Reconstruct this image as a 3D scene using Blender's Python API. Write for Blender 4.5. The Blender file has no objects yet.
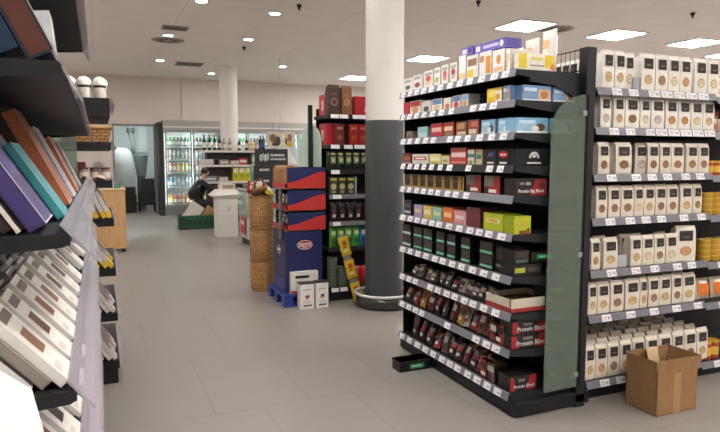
import bpy, math, random
from mathutils import Matrix, Vector
R = random.Random(7)
PI = math.pi
sc = bpy.context.scene
COL = sc.collection

# ------------------------------------------------------------------ camera
F = 606.0; EYE = 1.55
PITCH = math.atan(58 / 606); YAW = math.radians(23.3)
cd = bpy.data.cameras.new('camera'); cam = bpy.data.objects.new('camera', cd); COL.objects.link(cam)
cam.location = (0, 0, EYE); cam.rotation_euler = (PI / 2 - PITCH, 0, -YAW)
cd.sensor_width = 36; cd.lens = F * 36 / 720; cd.clip_start = 0.02
sc.camera = cam

def bearing(u): return math.atan((u - 360) / F) + YAW
def xat(u, y): return y * math.tan(bearing(u))     # metres along a shelf running in X
def yat(u, x): return x / math.tan(bearing(u))     # metres along a shelf running in Y

# ------------------------------------------------------------------ materials
MATS = {}
def lin(h):
    h = h.lstrip('#'); o = []
    for k in (0, 2, 4):
        c = int(h[k:k + 2], 16) / 255
        o.append(c / 12.92 if c <= .04045 else ((c + .055) / 1.055) ** 2.4)
    return (o[0], o[1], o[2], 1)

def M(hexc, rough=.5, metal=0., noise=.08, scale=30., bump=0., spec=.5):
    k = (hexc, rough, metal, noise, scale, bump, spec)
    if k in MATS: return MATS[k]
    m = bpy.data.materials.new('mat_' + hexc.strip('#')); m.use_nodes = True
    nt = m.node_tree; b = nt.nodes['Principled BSDF']
    c = lin(hexc)
    b.inputs['Base Color'].default_value = c
    b.inputs['Roughness'].default_value = rough; b.inputs['Metallic'].default_value = metal
    b.inputs['Specular IOR Level'].default_value = spec
    if noise or bump:
        tc = nt.nodes.new('ShaderNodeTexCoord'); n = nt.nodes.new('ShaderNodeTexNoise')
        n.inputs['Scale'].default_value = scale; n.inputs['Detail'].default_value = 4
        nt.links.new(tc.outputs['Object'], n.inputs['Vector'])
    if noise:
        r = nt.nodes.new('ShaderNodeValToRGB')
        r.color_ramp.elements[0].position = .3; r.color_ramp.elements[1].position = .7
        r.color_ramp.elements[0].color = tuple(max(0, x * (1 - noise)) for x in c[:3]) + (1,)
        r.color_ramp.elements[1].color = tuple(min(1, x * (1 + noise)) for x in c[:3]) + (1,)
        nt.links.new(n.outputs['Fac'], r.inputs['Fac']); nt.links.new(r.outputs['Color'], b.inputs['Base Color'])
    if bump:
        bp = nt.nodes.new('ShaderNodeBump'); bp.inputs['Strength'].default_value = bump
        nt.links.new(n.outputs['Fac'], bp.inputs['Height']); nt.links.new(bp.outputs['Normal'], b.inputs['Normal'])
    MATS[k] = m
    return m

def EM(name, hexc, s):
    if name in MATS: return MATS[name]
    m = bpy.data.materials.new(name); m.use_nodes = True
    b = m.node_tree.nodes['Principled BSDF']
    b.inputs['Base Color'].default_value = lin(hexc)
    b.inputs['Emission Color'].default_value = lin(hexc); b.inputs['Emission Strength'].default_value = s
    MATS[name] = m; return m

def SEE(name, hexc, clear, rough=.2, diff=.5):
    """see-through plastic or glass: part transparent, part gloss, part milky"""
    if name in MATS: return MATS[name]
    m = bpy.data.materials.new(name); m.use_nodes = True
    nt = m.node_tree; b = nt.nodes['Principled BSDF']; out = nt.nodes['Material Output']
    b.inputs['Base Color'].default_value = lin(hexc); b.inputs['Roughness'].default_value = rough
    t = nt.nodes.new('ShaderNodeBsdfTransparent'); c = lin(hexc)
    g_ = max(c[:3]); t.inputs['Color'].default_value = tuple(.6 + .35 * x / g_ for x in c[:3]) + (1,)
    mx = nt.nodes.new('ShaderNodeMixShader'); mx.inputs[0].default_value = clear
    nt.links.new(b.outputs[0], mx.inputs[1]); nt.links.new(t.outputs[0], mx.inputs[2])
    nt.links.new(mx.outputs[0], out.inputs['Surface'])
    MATS[name] = m; return m

def weave_mat():
    if 'weave' in MATS: return MATS['weave']
    m = bpy.data.materials.new('wicker'); m.use_nodes = True
    nt = m.node_tree; b = nt.nodes['Principled BSDF']; b.inputs['Roughness'].default_value = .6
    tc = nt.nodes.new('ShaderNodeTexCoord'); br = nt.nodes.new('ShaderNodeTexBrick')
    br.inputs['Scale'].default_value = 1; br.inputs['Brick Width'].default_value = .05; br.inputs['Row Height'].default_value = .02
    br.inputs['Mortar Size'].default_value = .004
    br.inputs['Color1'].default_value = lin('#c08c50'); br.inputs['Color2'].default_value = lin('#d8ac72'); br.inputs['Mortar'].default_value = lin('#80562c')
    nt.links.new(tc.outputs['UV'], br.inputs['Vector']); nt.links.new(br.outputs['Color'], b.inputs['Base Color'])
    bp = nt.nodes.new('ShaderNodeBump'); bp.inputs['Strength'].default_value = .6; bp.invert = True
    nt.links.new(br.outputs['Fac'], bp.inputs['Height']); nt.links.new(bp.outputs['Normal'], b.inputs['Normal'])
    MATS['weave'] = m; return m

def tile_mat(name, c1, c2, seam, w, h, seam_w, rough, offs=0., spec=.5, bumpiness=.0):
    m = bpy.data.materials.new(name); m.use_nodes = True
    nt = m.node_tree; b = nt.nodes['Principled BSDF']; b.inputs['Roughness'].default_value = rough
    b.inputs['Specular IOR Level'].default_value = spec
    tc = nt.nodes.new('ShaderNodeTexCoord'); br = nt.nodes.new('ShaderNodeTexBrick')
    br.offset = offs
    br.inputs['Scale'].default_value = 1; br.inputs['Brick Width'].default_value = w; br.inputs['Row Height'].default_value = h
    br.inputs['Mortar Size'].default_value = seam_w
    br.inputs['Color1'].default_value = lin(c1); br.inputs['Color2'].default_value = lin(c2); br.inputs['Mortar'].default_value = lin(seam)
    nt.links.new(tc.outputs['Object'], br.inputs['Vector'])
    n = nt.nodes.new('ShaderNodeTexNoise'); n.inputs['Scale'].default_value = 3; n.inputs['Detail'].default_value = 6
    nt.links.new(tc.outputs['Object'], n.inputs['Vector'])
    mx = nt.nodes.new('ShaderNodeMix'); mx.data_type = 'RGBA'; mx.blend_type = 'MULTIPLY'; mx.inputs[0].default_value = .25
    nt.links.new(br.outputs['Color'], mx.inputs[6]); nt.links.new(n.outputs['Fac'], mx.inputs[7])
    gm = nt.nodes.new('ShaderNodeMix'); gm.data_type = 'RGBA'; gm.blend_type = 'MIX'; gm.inputs[0].default_value = .5
    nt.links.new(br.outputs['Color'], gm.inputs[6]); nt.links.new(mx.outputs[2], gm.inputs[7])
    nt.links.new(gm.outputs[2], b.inputs['Base Color'])
    return m

def wood_mat():
    if 'wood' in MATS: return MATS['wood']
    m = bpy.data.materials.new('light_wood'); m.use_nodes = True
    nt = m.node_tree; b = nt.nodes['Principled BSDF']; b.inputs['Roughness'].default_value = .5
    tc = nt.nodes.new('ShaderNodeTexCoord'); mp = nt.nodes.new('ShaderNodeMapping'); mp.inputs['Scale'].default_value = (14, 14, 1.2)
    n = nt.nodes.new('ShaderNodeTexNoise'); n.inputs['Scale'].default_value = 2; n.inputs['Detail'].default_value = 8
    r = nt.nodes.new('ShaderNodeValToRGB'); r.color_ramp.elements[0].color = lin('#b98a55'); r.color_ramp.elements[1].color = lin('#d9b283')
    nt.links.new(tc.outputs['Object'], mp.inputs[0]); nt.links.new(mp.outputs[0], n.inputs['Vector'])
    nt.links.new(n.outputs['Fac'], r.inputs['Fac']); nt.links.new(r.outputs['Color'], b.inputs['Base Color'])
    MATS['wood'] = m; return m

BLACK = M('#161618', .5, spec=.35); DARK = M('#202125', .5, noise=.05, spec=.35); RAIL = M('#74747e', .4); TAG = M('#e9e8ea', .5)
WHITE = M('#e6e3dd', .5); GREYM = M('#8d9090', .35, .5); STEEL = M('#b9bbb9', .3, .8); PAPER = M('#ddd3c4', .6, bump=.15, scale=40)
CARD = M('#94704a', .8, noise=.1, scale=12); CARDIN = M('#7d5c3a', .85); TEALGLASS = SEE('shelf_end_glass', '#768379', .5, .18)
FILM = SEE('clear_strip', '#c0bcc5', .52, .18); CELLO = SEE('cellophane', '#cfd0d6', .45, .12); COOLGLASS = SEE('cooler_glass', '#dfe8e6', .94, .05)

# ------------------------------------------------------------------ mesh builder
class MB:
    def __init__(s): s.v = []; s.f = []; s.mi = []; s.m = []; s.sm = []; s.T = Matrix(); s.uv = {}
    def mat(s, m):
        if m not in s.m: s.m.append(m)
        return s.m.index(m)
    def add(s, vs, fs, m, smooth=False):
        o = len(s.v); s.v += [tuple(s.T @ Vector(p)) for p in vs]; k = s.mat(m)
        for f in fs: s.f.append(tuple(o + i for i in f)); s.mi.append(k); s.sm.append(smooth)
        return s
    def box(s, x0, x1, y0, y1, z0, z1, m):
        v = [(x0, y0, z0), (x1, y0, z0), (x1, y1, z0), (x0, y1, z0), (x0, y0, z1), (x1, y0, z1), (x1, y1, z1), (x0, y1, z1)]
        return s.add(v, [(0, 3, 2, 1), (4, 5, 6, 7), (0, 1, 5, 4), (1, 2, 6, 5), (2, 3, 7, 6), (3, 0, 4, 7)], m)
    def poly(s, pts, m): return s.add(pts, [tuple(range(len(pts)))], m)
    def patch(s, x0, x1, z0, z1, m, y=-.0008): return s.poly([(x0, y, z0), (x1, y, z0), (x1, y, z1), (x0, y, z1)], m)
    def oval(s, cx, cz, rx, rz, m, y=-.0009, n=16): return s.poly([(cx + rx * math.cos(2 * PI * i / n), y, cz + rz * math.sin(2 * PI * i / n)) for i in range(n)], m)
    def prism(s, pts, axis, a, b, m):
        """outline of 2-d points pushed along an axis: 'x' takes (y,z), 'y' takes (x,z), 'z' takes (x,y)"""
        g = {'x': lambda p, t: (t, p[0], p[1]), 'y': lambda p, t: (p[0], t, p[1]), 'z': lambda p, t: (p[0], p[1], t)}[axis]
        n = len(pts); v = [g(p, a) for p in pts] + [g(p, b) for p in pts]
        return s.add(v, [tuple(range(n))[::-1], tuple(range(n, 2 * n))] + [(i, (i + 1) % n, n + (i + 1) % n, n + i) for i in range(n)], m)
    def lathe(s, prof, m, n=20, c=(0, 0), smooth=True, caps=True, uvs=False):
        v = []
        for r, z in prof: v += [(c[0] + r * math.cos(2 * PI * i / n), c[1] + r * math.sin(2 * PI * i / n), z) for i in range(n)]
        f = []
        for k in range(len(prof) - 1):
            for i in range(n): f.append((k * n + i, k * n + (i + 1) % n, (k + 1) * n + (i + 1) % n, (k + 1) * n + i))
        f0 = len(s.f)
        s.add(v, f, m, smooth)
        if uvs:
            q = 0
            for k in range(len(prof) - 1):
                for i in range(n):
                    rr = max(p[0] for p in prof); a0, a1 = 2 * PI * i / n * rr, 2 * PI * (i + 1) / n * rr
                    z0, z1 = prof[k][1], prof[k + 1][1]
                    s.uv[f0 + q] = [(a0, z0), (a1, z0), (a1, z1), (a0, z1)]; q += 1
        if caps:
            o = [(c[0] + prof[0][0] * math.cos(2 * PI * i / n), c[1] + prof[0][0] * math.sin(2 * PI * i / n), prof[0][1]) for i in range(n)]
            s.add(o, [tuple(range(n))[::-1]], m)
            o = [(c[0] + prof[-1][0] * math.cos(2 * PI * i / n), c[1] + prof[-1][0] * math.sin(2 * PI * i / n), prof[-1][1]) for i in range(n)]
            s.add(o, [tuple(range(n))], m)
        return s
    def tube(s, path, r, m, n=8, closed=False):
        P = [Vector(p) for p in path]; v = []; L = len(P)
        for i, p in enumerate(P):
            a = P[(i - 1) % L] if (closed or i) else P[0]; b = P[(i + 1) % L] if (closed or i < L - 1) else P[-1]
            d = (b - a).normalized(); h = Vector((0, 0, 1)) if abs(d.z) < .95 else Vector((1, 0, 0))
            x = d.cross(h).normalized(); y = x.cross(d)
            v += [tuple(p + r * (math.cos(2 * PI * k / n) * x + math.sin(2 * PI * k / n) * y)) for k in range(n)]
        f = []
        for i in range(L if closed else L - 1):
            j = (i + 1) % L
            for k in range(n): f.append((i * n + k, i * n + (k + 1) % n, j * n + (k + 1) % n, j * n + k))
        if not closed: f += [tuple(range(n))[::-1], tuple(range((L - 1) * n, L * n))]
        return s.add(v, f, m, True)
    def text(s, body, x, z, size, m, y=-.0015, center=True, bold=0.):
        cu = bpy.data.curves.new('lettering', 'FONT'); cu.body = body; cu.size = size; cu.align_x = 'CENTER' if center else 'LEFT'; cu.offset = bold
        cu.resolution_u = 2
        ob = bpy.data.objects.new('lettering', cu); me = ob.to_mesh()
        vs = [(x + p.co.x, y, z + p.co.y) for p in me.vertices]; fs = [tuple(p.vertices) for p in me.polygons]
        s.add(vs, fs, m); ob.to_mesh_clear(); bpy.data.objects.remove(ob); bpy.data.curves.remove(cu)
        return s
    def mesh(s, name):
        me = bpy.data.meshes.new(name); me.from_pydata(s.v, [], s.f)
        for m in s.m: me.materials.append(m)
        me.polygons.foreach_set('material_index', s.mi); me.polygons.foreach_set('use_smooth', s.sm)
        if s.uv:
            ul = me.uv_layers.new(name='UVMap')
            for fi, co in s.uv.items():
                for li, c in zip(me.polygons[fi].loop_indices, co): ul.data[li].uv = c
        me.update(); return me
    def build(s, name, parent=None, bevel=0., **kw):
        o = bpy.data.objects.new(name, s.mesh(name)); COL.objects.link(o)
        if parent: o.parent = parent
        if bevel:
            b = o.modifiers.new('edge', 'BEVEL'); b.width = bevel; b.segments = 2; b.limit_method = 'ANGLE'
        return o

def tag(o, label=None, cat=None, group=None, kind=None):
    if label: o['label'] = label
    if cat: o['category'] = cat
    if group: o['group'] = group
    if kind: o['kind'] = kind
    return o
def struct(o): o['kind'] = 'structure'; return o
def empty(name, label, cat, loc=(0, 0, 0), rz=0, group=None):
    o = bpy.data.objects.new(name, None); COL.objects.link(o); o.location = loc; o.rotation_euler = (0, 0, rz)
    return tag(o, label, cat, group)
def inst(me, name, label, cat, loc, rot=(0, 0, 0), group=None, scale=None):
    o = bpy.data.objects.new(name, me); COL.objects.link(o); o.location = loc; o.rotation_euler = rot
    if scale: o.scale = scale
    return tag(o, label, cat, group)
ORD = ['first', 'second', 'third', 'fourth', 'fifth', 'sixth', 'seventh', 'eighth', 'ninth', 'tenth', 'eleventh', 'twelfth', 'thirteenth',
       'fourteenth', 'fifteenth', 'sixteenth', 'seventeenth', 'eighteenth', 'nineteenth', 'twentieth', 'twenty-first', 'twenty-second', 'twenty-third', 'twenty-fourth']

# ------------------------------------------------------------------ room shell
CEIL = 3.75; BACK = 17.7; XL = -2.6; XR = 14.; YF = -4.
floor_m = tile_mat('floor_tiles', '#928d87', '#948f89', '#8a857f', .6, 1.2, .006, .36, .5)
ceil_m = tile_mat('ceiling_tiles', '#f3ebe7', '#f4ece8', '#e4dbd6', 1.25, 1.25, .008, .9, 0)
wall_m = M('#ded6cf', .9, noise=.03, scale=2)
b = MB(); b.box(XL, XR, YF, BACK + 3, -.1, 0, floor_m); struct(b.build('floor'))
b = MB(); b.box(XL, XR, YF, BACK + 3, CEIL, CEIL + .1, ceil_m); struct(b.build('ceiling'))
DX0, DX1, DZ = .42, 1.44, 2.42
b = MB(); b.box(XL, DX0, BACK, BACK + .15, 0, CEIL, wall_m); b.box(DX1, XR, BACK, BACK + .15, 0, CEIL, wall_m); b.box(DX0, DX1, BACK, BACK + .15, DZ, CEIL, wall_m)
b.box(2.2, 2.36, BACK - .06, BACK, 2.6, CEIL, wall_m)
struct(b.build('wall_back'))
b = MB(); b.box(XL - .1, XL, YF, BACK + 3, 0, CEIL, wall_m); struct(b.build('wall_left'))
b = MB(); b.box(XR, XR + .1, YF, BACK + 3, 0, CEIL, wall_m); struct(b.build('wall_right'))
b = MB(); b.box(XL, XR, YF - .1, YF, 0, CEIL, wall_m); struct(b.build('wall_front'))
store_m = M('#c9d2d0', .6, noise=.05, scale=1)
b = MB(); b.box(XL, 4.6, BACK + 2.9, BACK + 3, 0, CEIL, store_m); struct(b.build('wall_storeroom'))
b = MB(); b.box(XL, 4.6, BACK + .15, BACK + 2.9, 2.95, 3.05, store_m); struct(b.build('ceiling_storeroom'))
b = MB(); b.box(DX0 - .05, DX0, BACK - .02, BACK + .17, 0, DZ + .05, GREYM); b.box(DX1, DX1 + .05, BACK - .02, BACK + .17, 0, DZ + .05, GREYM)
b.box(DX0 - .05, DX1 + .05, BACK - .02, BACK + .17, DZ, DZ + .05, GREYM); struct(b.build('trim_1'))

# ------------------------------------------------------------------ ceiling fittings
panel_em = EM('panel_light', '#fffaf5', 17.); spot_em = EM('spot_light', '#fff9f2', 60.)
def panel(x, y, label, gr='square ceiling light panels'):
    t = empty('ceiling_light_panel', label, 'ceiling light', (x, y, CEIL), group=gr)
    b = MB()
    for q in ((-.38, .38, -.38, -.345), (-.38, .38, .345, .38), (-.38, -.345, -.345, .345), (.345, .38, -.345, .345)): b.box(q[0], q[1], q[2], q[3], -.02, 0, WHITE)
    b.build('frame', t)
    b = MB(); b.box(-.345, .345, -.345, .345, -.014, -.004, panel_em); b.build('diffuser', t)
    return t
panel(6.62, 8.42, 'square lit ceiling panel above the white cereal bags on the chocolate rack')
panel(8.6, 8.38, 'square lit ceiling panel just above the tops of the pasta bags near dark post')
panel(10.6, 8.36, 'square lit ceiling panel above the far end of the pasta rack')
panel(6.8, 12., 'square lit ceiling panel beside the tall two-tone column')
panel(6.6, 15.6, 'small distant lit ceiling panel above the coffee packs')
for x, y in ((8.7, 12), (10.7, 12), (8.7, 15.6), (4.4, 3.6), (4.4, .2), (7., 3.4), (7, .2), (9.6, 3.6), (1.6, -1.6), (4.4, -2.6), (1.0, 3.6), (1.0, .4), (10., 0.2), (12.4, 4), (12.5, 9), (-1.5, 9.5), (-1.6, 14)):
    panel(x, y, 'square lit ceiling panel outside the picture, over the neighbouring aisles')
def downlight(x, y, label):
    t = empty('downlight', label, 'ceiling light', (x, y, CEIL), group='round ceiling downlights')
    b = MB(); b.lathe([(.075, -.001), (.11, -.001), (.11, -.014), (.085, -.016), (.075, -.01)], WHITE, 24, caps=False); b.build('trim_ring', t)
    b = MB(); b.lathe([(.075, -.010), (.075, -.006)], spot_em, 24); b.build('lamp', t)
downlight(2.56, 9.23, 'round downlight in bare ceiling just under the topmost one')
downlight(2.65, 11.4, 'round downlight above and beside the hanging thin rod, ahead of the white column')
downlight(1.37, 14.6, 'round downlight behind the round ceiling vent')
downlight(2.8, 16.3, 'small round downlight close to the white column top and back wall')
downlight(4.17, 14.4, 'round downlight over the hanging rod, beyond the white column')
downlight(1.24, 11.6, 'round downlight between the slot vent and the round vent')
downlight(1.42, 8.92, 'round downlight cut by the top edge of the picture')
for x, y in ((4.4, 6.0), (1.1, 6.2), (2.4, 5.6), (-.8, 5.2), (-.6, 2.6)):
    downlight(x, y, 'round downlight over the aisle hidden from view')
def round_vent(x, y, label):
    t = empty('air_vent', label, 'vent', (x, y, CEIL))
    b = MB(); b.lathe([(.02, -.012), (.2, -.012), (.3, -.004), (.3, 0)], M('#a29a92', .6), 28, caps=True); b.build('plate', t)
    b = MB()
    for k in range(14):
        a = 2 * PI * k / 14; b.T = Matrix.Rotation(a, 4, 'Z'); b.box(.09, .24, -.018, .018, -.0135, -.0122, M('#3b3835', .7))
    b.build('slots', t)
round_vent(1.29, 12.1, 'round slotted air vent in the ceiling behind the slot vent')
round_vent(7.3, 8.46, 'round slotted air vent beside the square ceiling panel')
def slot_vent(x, y, w, d, label):
    t = empty('air_vent', label, 'vent', (x, y, CEIL))
    b = MB(); b.box(-w / 2, w / 2, -d / 2, d / 2, -.02, 0, M('#8f8983', .6)); b.build('frame', t)
    b = MB()
    for k in range(5): b.box(-w / 2 + .03, w / 2 - .03, -d / 2 + .03 + k * (d - .06) / 5, -d / 2 + .03 + (k + .6) * (d - .06) / 5, -.024, -.02, M('#6a6560', .6))
    b.build('louvre', t)
slot_vent(1.28, 10.9, .42, .3, 'pale rectangular slot vent in the ceiling in front of the round vent')
slot_vent(2.05, 14.9, .6, .5, 'dark rectangular slot vent in the ceiling close to the white column')
for x, y, l in ((2.75, 8.6, 'small dark ceiling sensor at the top edge of the picture'), (2.75, 12.2, 'small dark ceiling sensor beside a downlight'), (5.0, 7.4, 'tiny dark ceiling sensor next to the tall column'), (8.4, 6.7, 'tiny dark ceiling sensor under the second light panel')):
    b = MB(); b.lathe([(.035, 0), (.035, -.02), (.015, -.05), (.012, -.08)], DARK, 12); o = b.build('ceiling_sensor'); o.location = (x, y, CEIL); tag(o, l, 'sensor')
b = MB(); b.tube([(3.76, 13.2, CEIL), (3.76, 13.2, 2.2)], .008, WHITE, 6); b.box(3.74, 3.78, 13.18, 13.22, 2.17, 2.2, WHITE)
tag(b.build('hanging_rod'), 'thin white rod hanging from the ceiling down to the photo boards', 'rod')

# ------------------------------------------------------------------ columns
t = empty('round_column', 'big round column, white above and dark grey below, with a bumper ring', 'column', (2.73, 5.7, 0))
b = MB(); b.lathe([(.196, 1.93), (.196, CEIL)], M('#e6e3de', .55, noise=.03, scale=3), 40); tag(b.build('upper_shaft', t), 'white painted upper shaft')
b = MB(); b.lathe([(.2, 0), (.2, 1.93)], M('#4d4f50', .5, noise=.06, scale=5), 40); tag(b.build('lower_shaft', t), 'dark grey lower shaft')
b = MB(); b.lathe([(.27, .0), (.3, .02), (.3, .125), (.285, .125), (.285, .03)], M('#5b5a55', .3, .7), 40, caps=False); b.build('skirt', t)
b = MB(); b.tube([(.3 * math.cos(2 * PI * i / 40), .3 * math.sin(2 * PI * i / 40), .14) for i in range(40)], .016, M('#d7d8d3', .3), 8, closed=True); b.build('bumper_rail', t)
b = MB()
for k in range(6):
    b.T = Matrix.Rotation(2 * PI * k / 6, 4, 'Z'); b.box(.195, .29, -.015, .015, .06, .09, STEEL)
b.build('bracket', t)
b = MB(); b.lathe([(.215, 0), (.215, CEIL)], M('#eceae6', .5, noise=.02, scale=3), 32); o = b.build('round_column'); o.location = (2.985, 15.05, 0)
tag(o, 'slim all-white round column rising behind the bottle shelves', 'column')

# ------------------------------------------------------------------ product meshes
def carton_mesh(w, d, h, body, patches=(), side=None, txt=None, top=None):
    """folding carton, front face at y=0 looking to -y; patches in fractions of the front"""
    b = MB(); bw = M(body, .42); e = .0015
    b.box(-w / 2, w / 2, 0, d, 0, h, bw)
    b.box(-w / 2 + e, w / 2 - e, -.0004, .0004, h - .004, h + .0006, bw)          # tuck flap edge
    for q, p in enumerate(patches):
        yo = -.0008 - .0003 * q
        if p[0] == 'o': b.oval(-w / 2 + p[1] * w, p[2] * h, p[3] * w, p[4] * h, M(p[5], .42), yo)
        else: b.patch(-w / 2 + p[0] * w, -w / 2 + p[1] * w, p[2] * h, p[3] * h, M(p[4], .42), yo)
    if side:
        sm = M(side, .42)
        b.poly([(w / 2 + .0008, 0, 0), (w / 2 + .0008, d, 0), (w / 2 + .0008, d, h), (w / 2 + .0008, 0, h)], sm)
        b.poly([(-w / 2 - .0008, d, 0), (-w / 2 - .0008, 0, 0), (-w / 2 - .0008, 0, h), (-w / 2 - .0008, d, h)], sm)
    if top: b.poly([(-w / 2, 0, h + .0008), (w / 2, 0, h + .0008), (w / 2, d, h + .0008), (-w / 2, d, h + .0008)], M(top, .42))
    if txt:
        for (s_, x, z, size, col) in txt: b.text(s_, -w / 2 + x * w, z * h, size, M(col, .5))
    return b.mesh('carton')

def bag_mesh(w, d, h, body, label, rim, fill, lw=.33, lz=(.58, .86), wz=.3):
    """block-bottom paper bag with folded top, dark label and oval window"""
    b = MB(); m = M(body, .62, bump=.12, scale=35); hw = w / 2
    sec = [(0, 0, d, 1.), (.04, -.002, d + .002, 1.01), (.45, -.003, d + .003, 1.0), (.72, .0, d - .004, .99), (.9, d * .06, d * .8, .985), (.965, d * .2, d * .34, .98), (1., d * .2, d * .3, .98)]
    vs = []
    for t_, y0, y1, k in sec: vs += [(-hw * k, y0, t_ * h), (0, y0 - .0015, t_ * h), (hw * k, y0, t_ * h), (hw * k * .93, (y0 + y1) / 2, t_ * h), (hw * k, y1, t_ * h), (0, y1, t_ * h), (-hw * k, y1, t_ * h), (-hw * k * .93, (y0 + y1) / 2, t_ * h)]
    n = 8; fs = [tuple(range(n))[::-1], tuple(range(6 * n, 7 * n))]
    for r in range(6):
        for i in range(n): fs.append((r * n + i, r * n + (i + 1) % n, (r + 1) * n + (i + 1) % n, (r + 1) * n + i))
    b.add(vs, fs, m)
    lm = M(label, .7); y1 = (min(lz[1], .9) - .72) / .18 * d * .06
    b.patch(-lw * w, lw * w, lz[0] * h, min(lz[1], .72) * h, lm, -.0062)
    if lz[1] > .72: b.poly([(-lw * w, -.0062, .72 * h), (lw * w, -.0062, .72 * h), (lw * w, y1 - .0068, lz[1] * h), (-lw * w, y1 - .0068, lz[1] * h)], lm)
    pale = M('#8b857c', .5)
    for q, ww in ((.69, .2), (.66, .14)): b.patch(-ww * w, ww * w, q * h, (q + .01) * h, pale, -.0071)
    b.oval(0, wz * h, .29 * w, .13 * h, M(rim, .5), -.0064); b.oval(0, wz * h, .245 * w, .11 * h, M(fill, .5, noise=.5, scale=120), -.0071)
    return b.mesh('paper_bag')

def pouch_mesh(w, d, h, body, patches=(), seal=True):
    """pillow pack with crimped top and bottom"""
    b = MB(); m = M(body, .3); hw = w / 2; nx, nz = 6, 8; vs = []; 
    for sgn in (-1, 1):
        for j in range(nz + 1):
            for i in range(nx + 1):
                u, v = i / nx, j / nz
                bulge = (math.sin(PI * u) ** .6) * (math.sin(PI * v) ** .55) if 0 < u < 1 and 0 < v < 1 else 0
                vs.append(((u - .5) * w * (1 - .08 * math.sin(PI * v)), d / 2 + sgn * d / 2 * bulge + (0.0006 * sgn), v * h))
    fs = []; o = (nx + 1) * (nz + 1)
    for j in range(nz):
        for i in range(nx):
            a = j * (nx + 1) + i; fs.append((a, a + 1, a + nx + 2, a + nx + 1)); fs.append((o + a, o + a + nx + 1, o + a + nx + 2, o + a + 1))
    b.add(vs, fs, m, True)
    if patches:
        for (u0, u1, v0, v1, colr) in patches:
            mm = M(colr, .35); nv = []
            for j in range(5):
                for i in range(5):
                    u, v = u0 + (u1 - u0) * i / 4, v0 + (v1 - v0) * j / 4
                    bulge = (math.sin(PI * u) ** .6) * (math.sin(PI * v) ** .55)
                    nv.append(((u - .5) * w * (1 - .08 * math.sin(PI * v)), d / 2 - d / 2 * bulge - .003, v * h))
            b.add(nv, [(j * 5 + i, j * 5 + i + 1, (j + 1) * 5 + i + 1, (j + 1) * 5 + i) for j in range(4) for i in range(4)], mm, True)
    return b.mesh('pouch')

def bottle_mesh(r, h, body, cap, lab, neck=.35):
    b = MB(); m = M(body, .15)
    b.lathe([(r * .9, 0), (r, .02 * h), (r, .58 * h), (r * .85, .68 * h), (r * neck, .8 * h), (r * neck, .93 * h)], m, 12)
    b.lathe([(r * neck * 1.15, .92 * h), (r * neck * 1.15, h)], M(cap, .4), 12)
    if lab: b.lathe([(r * 1.015, .18 * h), (r * 1.015, .5 * h)], M(lab, .5), 12, caps=False)
    return b.mesh('bottle')
def tin_mesh(r, h, body, lid, lab=None):
    b = MB(); b.lathe([(r, 0), (r, h * .86)], M(body, .35), 14)
    b.lathe([(r * 1.03, h * .86), (r * 1.03, h)], M(lid, .3), 14)
    if lab: b.lathe([(r * 1.012, h * .2), (r * 1.012, h * .65)], M(lab, .5), 14, caps=False)
    return b.mesh('jar')

# ------------------------------------------------------------------ chocolate rack (end of the double gondola, facing the aisle)
CX0, CX1, CY0, CY1 = 2.2, 2.69, 2.87, 4.32
CZ = [2.013, 1.84, 1.653, 1.461, 1.282, 1.058, .804, .583, .36, .097]       # lower edge of each price rail
CT = [z + .042 for z in CZ]                                                   # shelf tops
rack = empty('end_rack', 'dark ten-tier end rack of chocolate and cereal bars beside the big column', 'shelf rack', (CX0, CY0, 0))
LOC = Matrix.Translation((-CX0, -CY0, 0))
def part(name, fn, bevel=0., parent=None, loc=LOC):
    b = MB(); b.T = loc.copy(); fn(b); return b.build(name, parent or rack, bevel)
part('base', lambda b: (b.box(CX0 + .02, 2.79, CY0 - .045, CY1, .015, .095, DARK), b.box(CX0 + .06, 2.74, CY0 - .01, CY1 - .03, 0, .015, BLACK), b.box(CX0 + .03, 2.785, CY0 - .05, CY0 - .044, .03, .085, BLACK)), .004)
part('back_panel', lambda b: b.box(2.69, 2.71, CY0, CY1, .095, 2.06, BLACK))
part('upright', lambda b: b.box(2.677, 2.748, CY0 - .05, CY0 + .02, 0, 2.205, DARK), .003)
part('upright', lambda b: b.box(2.677, 2.748, CY1 - .05, CY1 + .02, 0, 2.205, DARK), .003)
part('light_block', lambda b: b.box(CX0 + .05, 2.68, CY1 + .002, CY1 + .012, 0, 2.03, DARK))  # added dark sheet, blocks light showing through the open rack end
def wires(b):
    b.tube([(2.70, CY0, 2.2), (2.70, CY1, 2.2)], .004, DARK, 6); b.tube([(2.70, CY0, 2.075), (2.70, CY1, 2.075)], .004, DARK, 6)
    n = 36
    for k in range(n + 1):
        y = CY0 + (CY1 - CY0) * k / n; b.tube([(2.70, y, 2.07), (2.70, y, 2.2)], .0022, DARK, 5)
part('wire_guard', wires)
def glass(b):
    n = 10; x0, x1, zt = 2.425, 2.70, 1.925; r = .27
    pts = [(x0, .135), (x1, .135), (x1, zt)] + [(x0 + r - r * math.sin(PI / 2 * k / n), zt - .21 + .21 * math.cos(PI / 2 * k / n)) for k in range(n + 1)]
    b.prism(pts, 'y', CY0 - .05, CY0 - .044, TEALGLASS)
g = part('glass_panel', glass); g['label'] = 'greenish frosted glass end panel with a rounded corner'
for zc in (1.8, .95, .2): part('glass_clip', lambda b: b.box(2.655, 2.685, CY0 - .055, CY0 - .0505, zc, zc + .03, STEEL))
def arch(b):
    n = 10; pts = [(2.3, 2.015), (2.68, 2.015)] + [(2.68, 1.86)] + [(2.68 - .2 * math.sin(PI / 2 * k / n), 1.86 + .115 * math.sin(PI / 2 * k / n) ** .6 if k else 1.86) for k in range(1, n + 1)] + [(2.3, 1.99)]
    b.prism(pts, 'y', CY0 - .002, CY0 + .012, DARK)
part('side_bracket', arch)
rt = random.Random(3)
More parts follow.
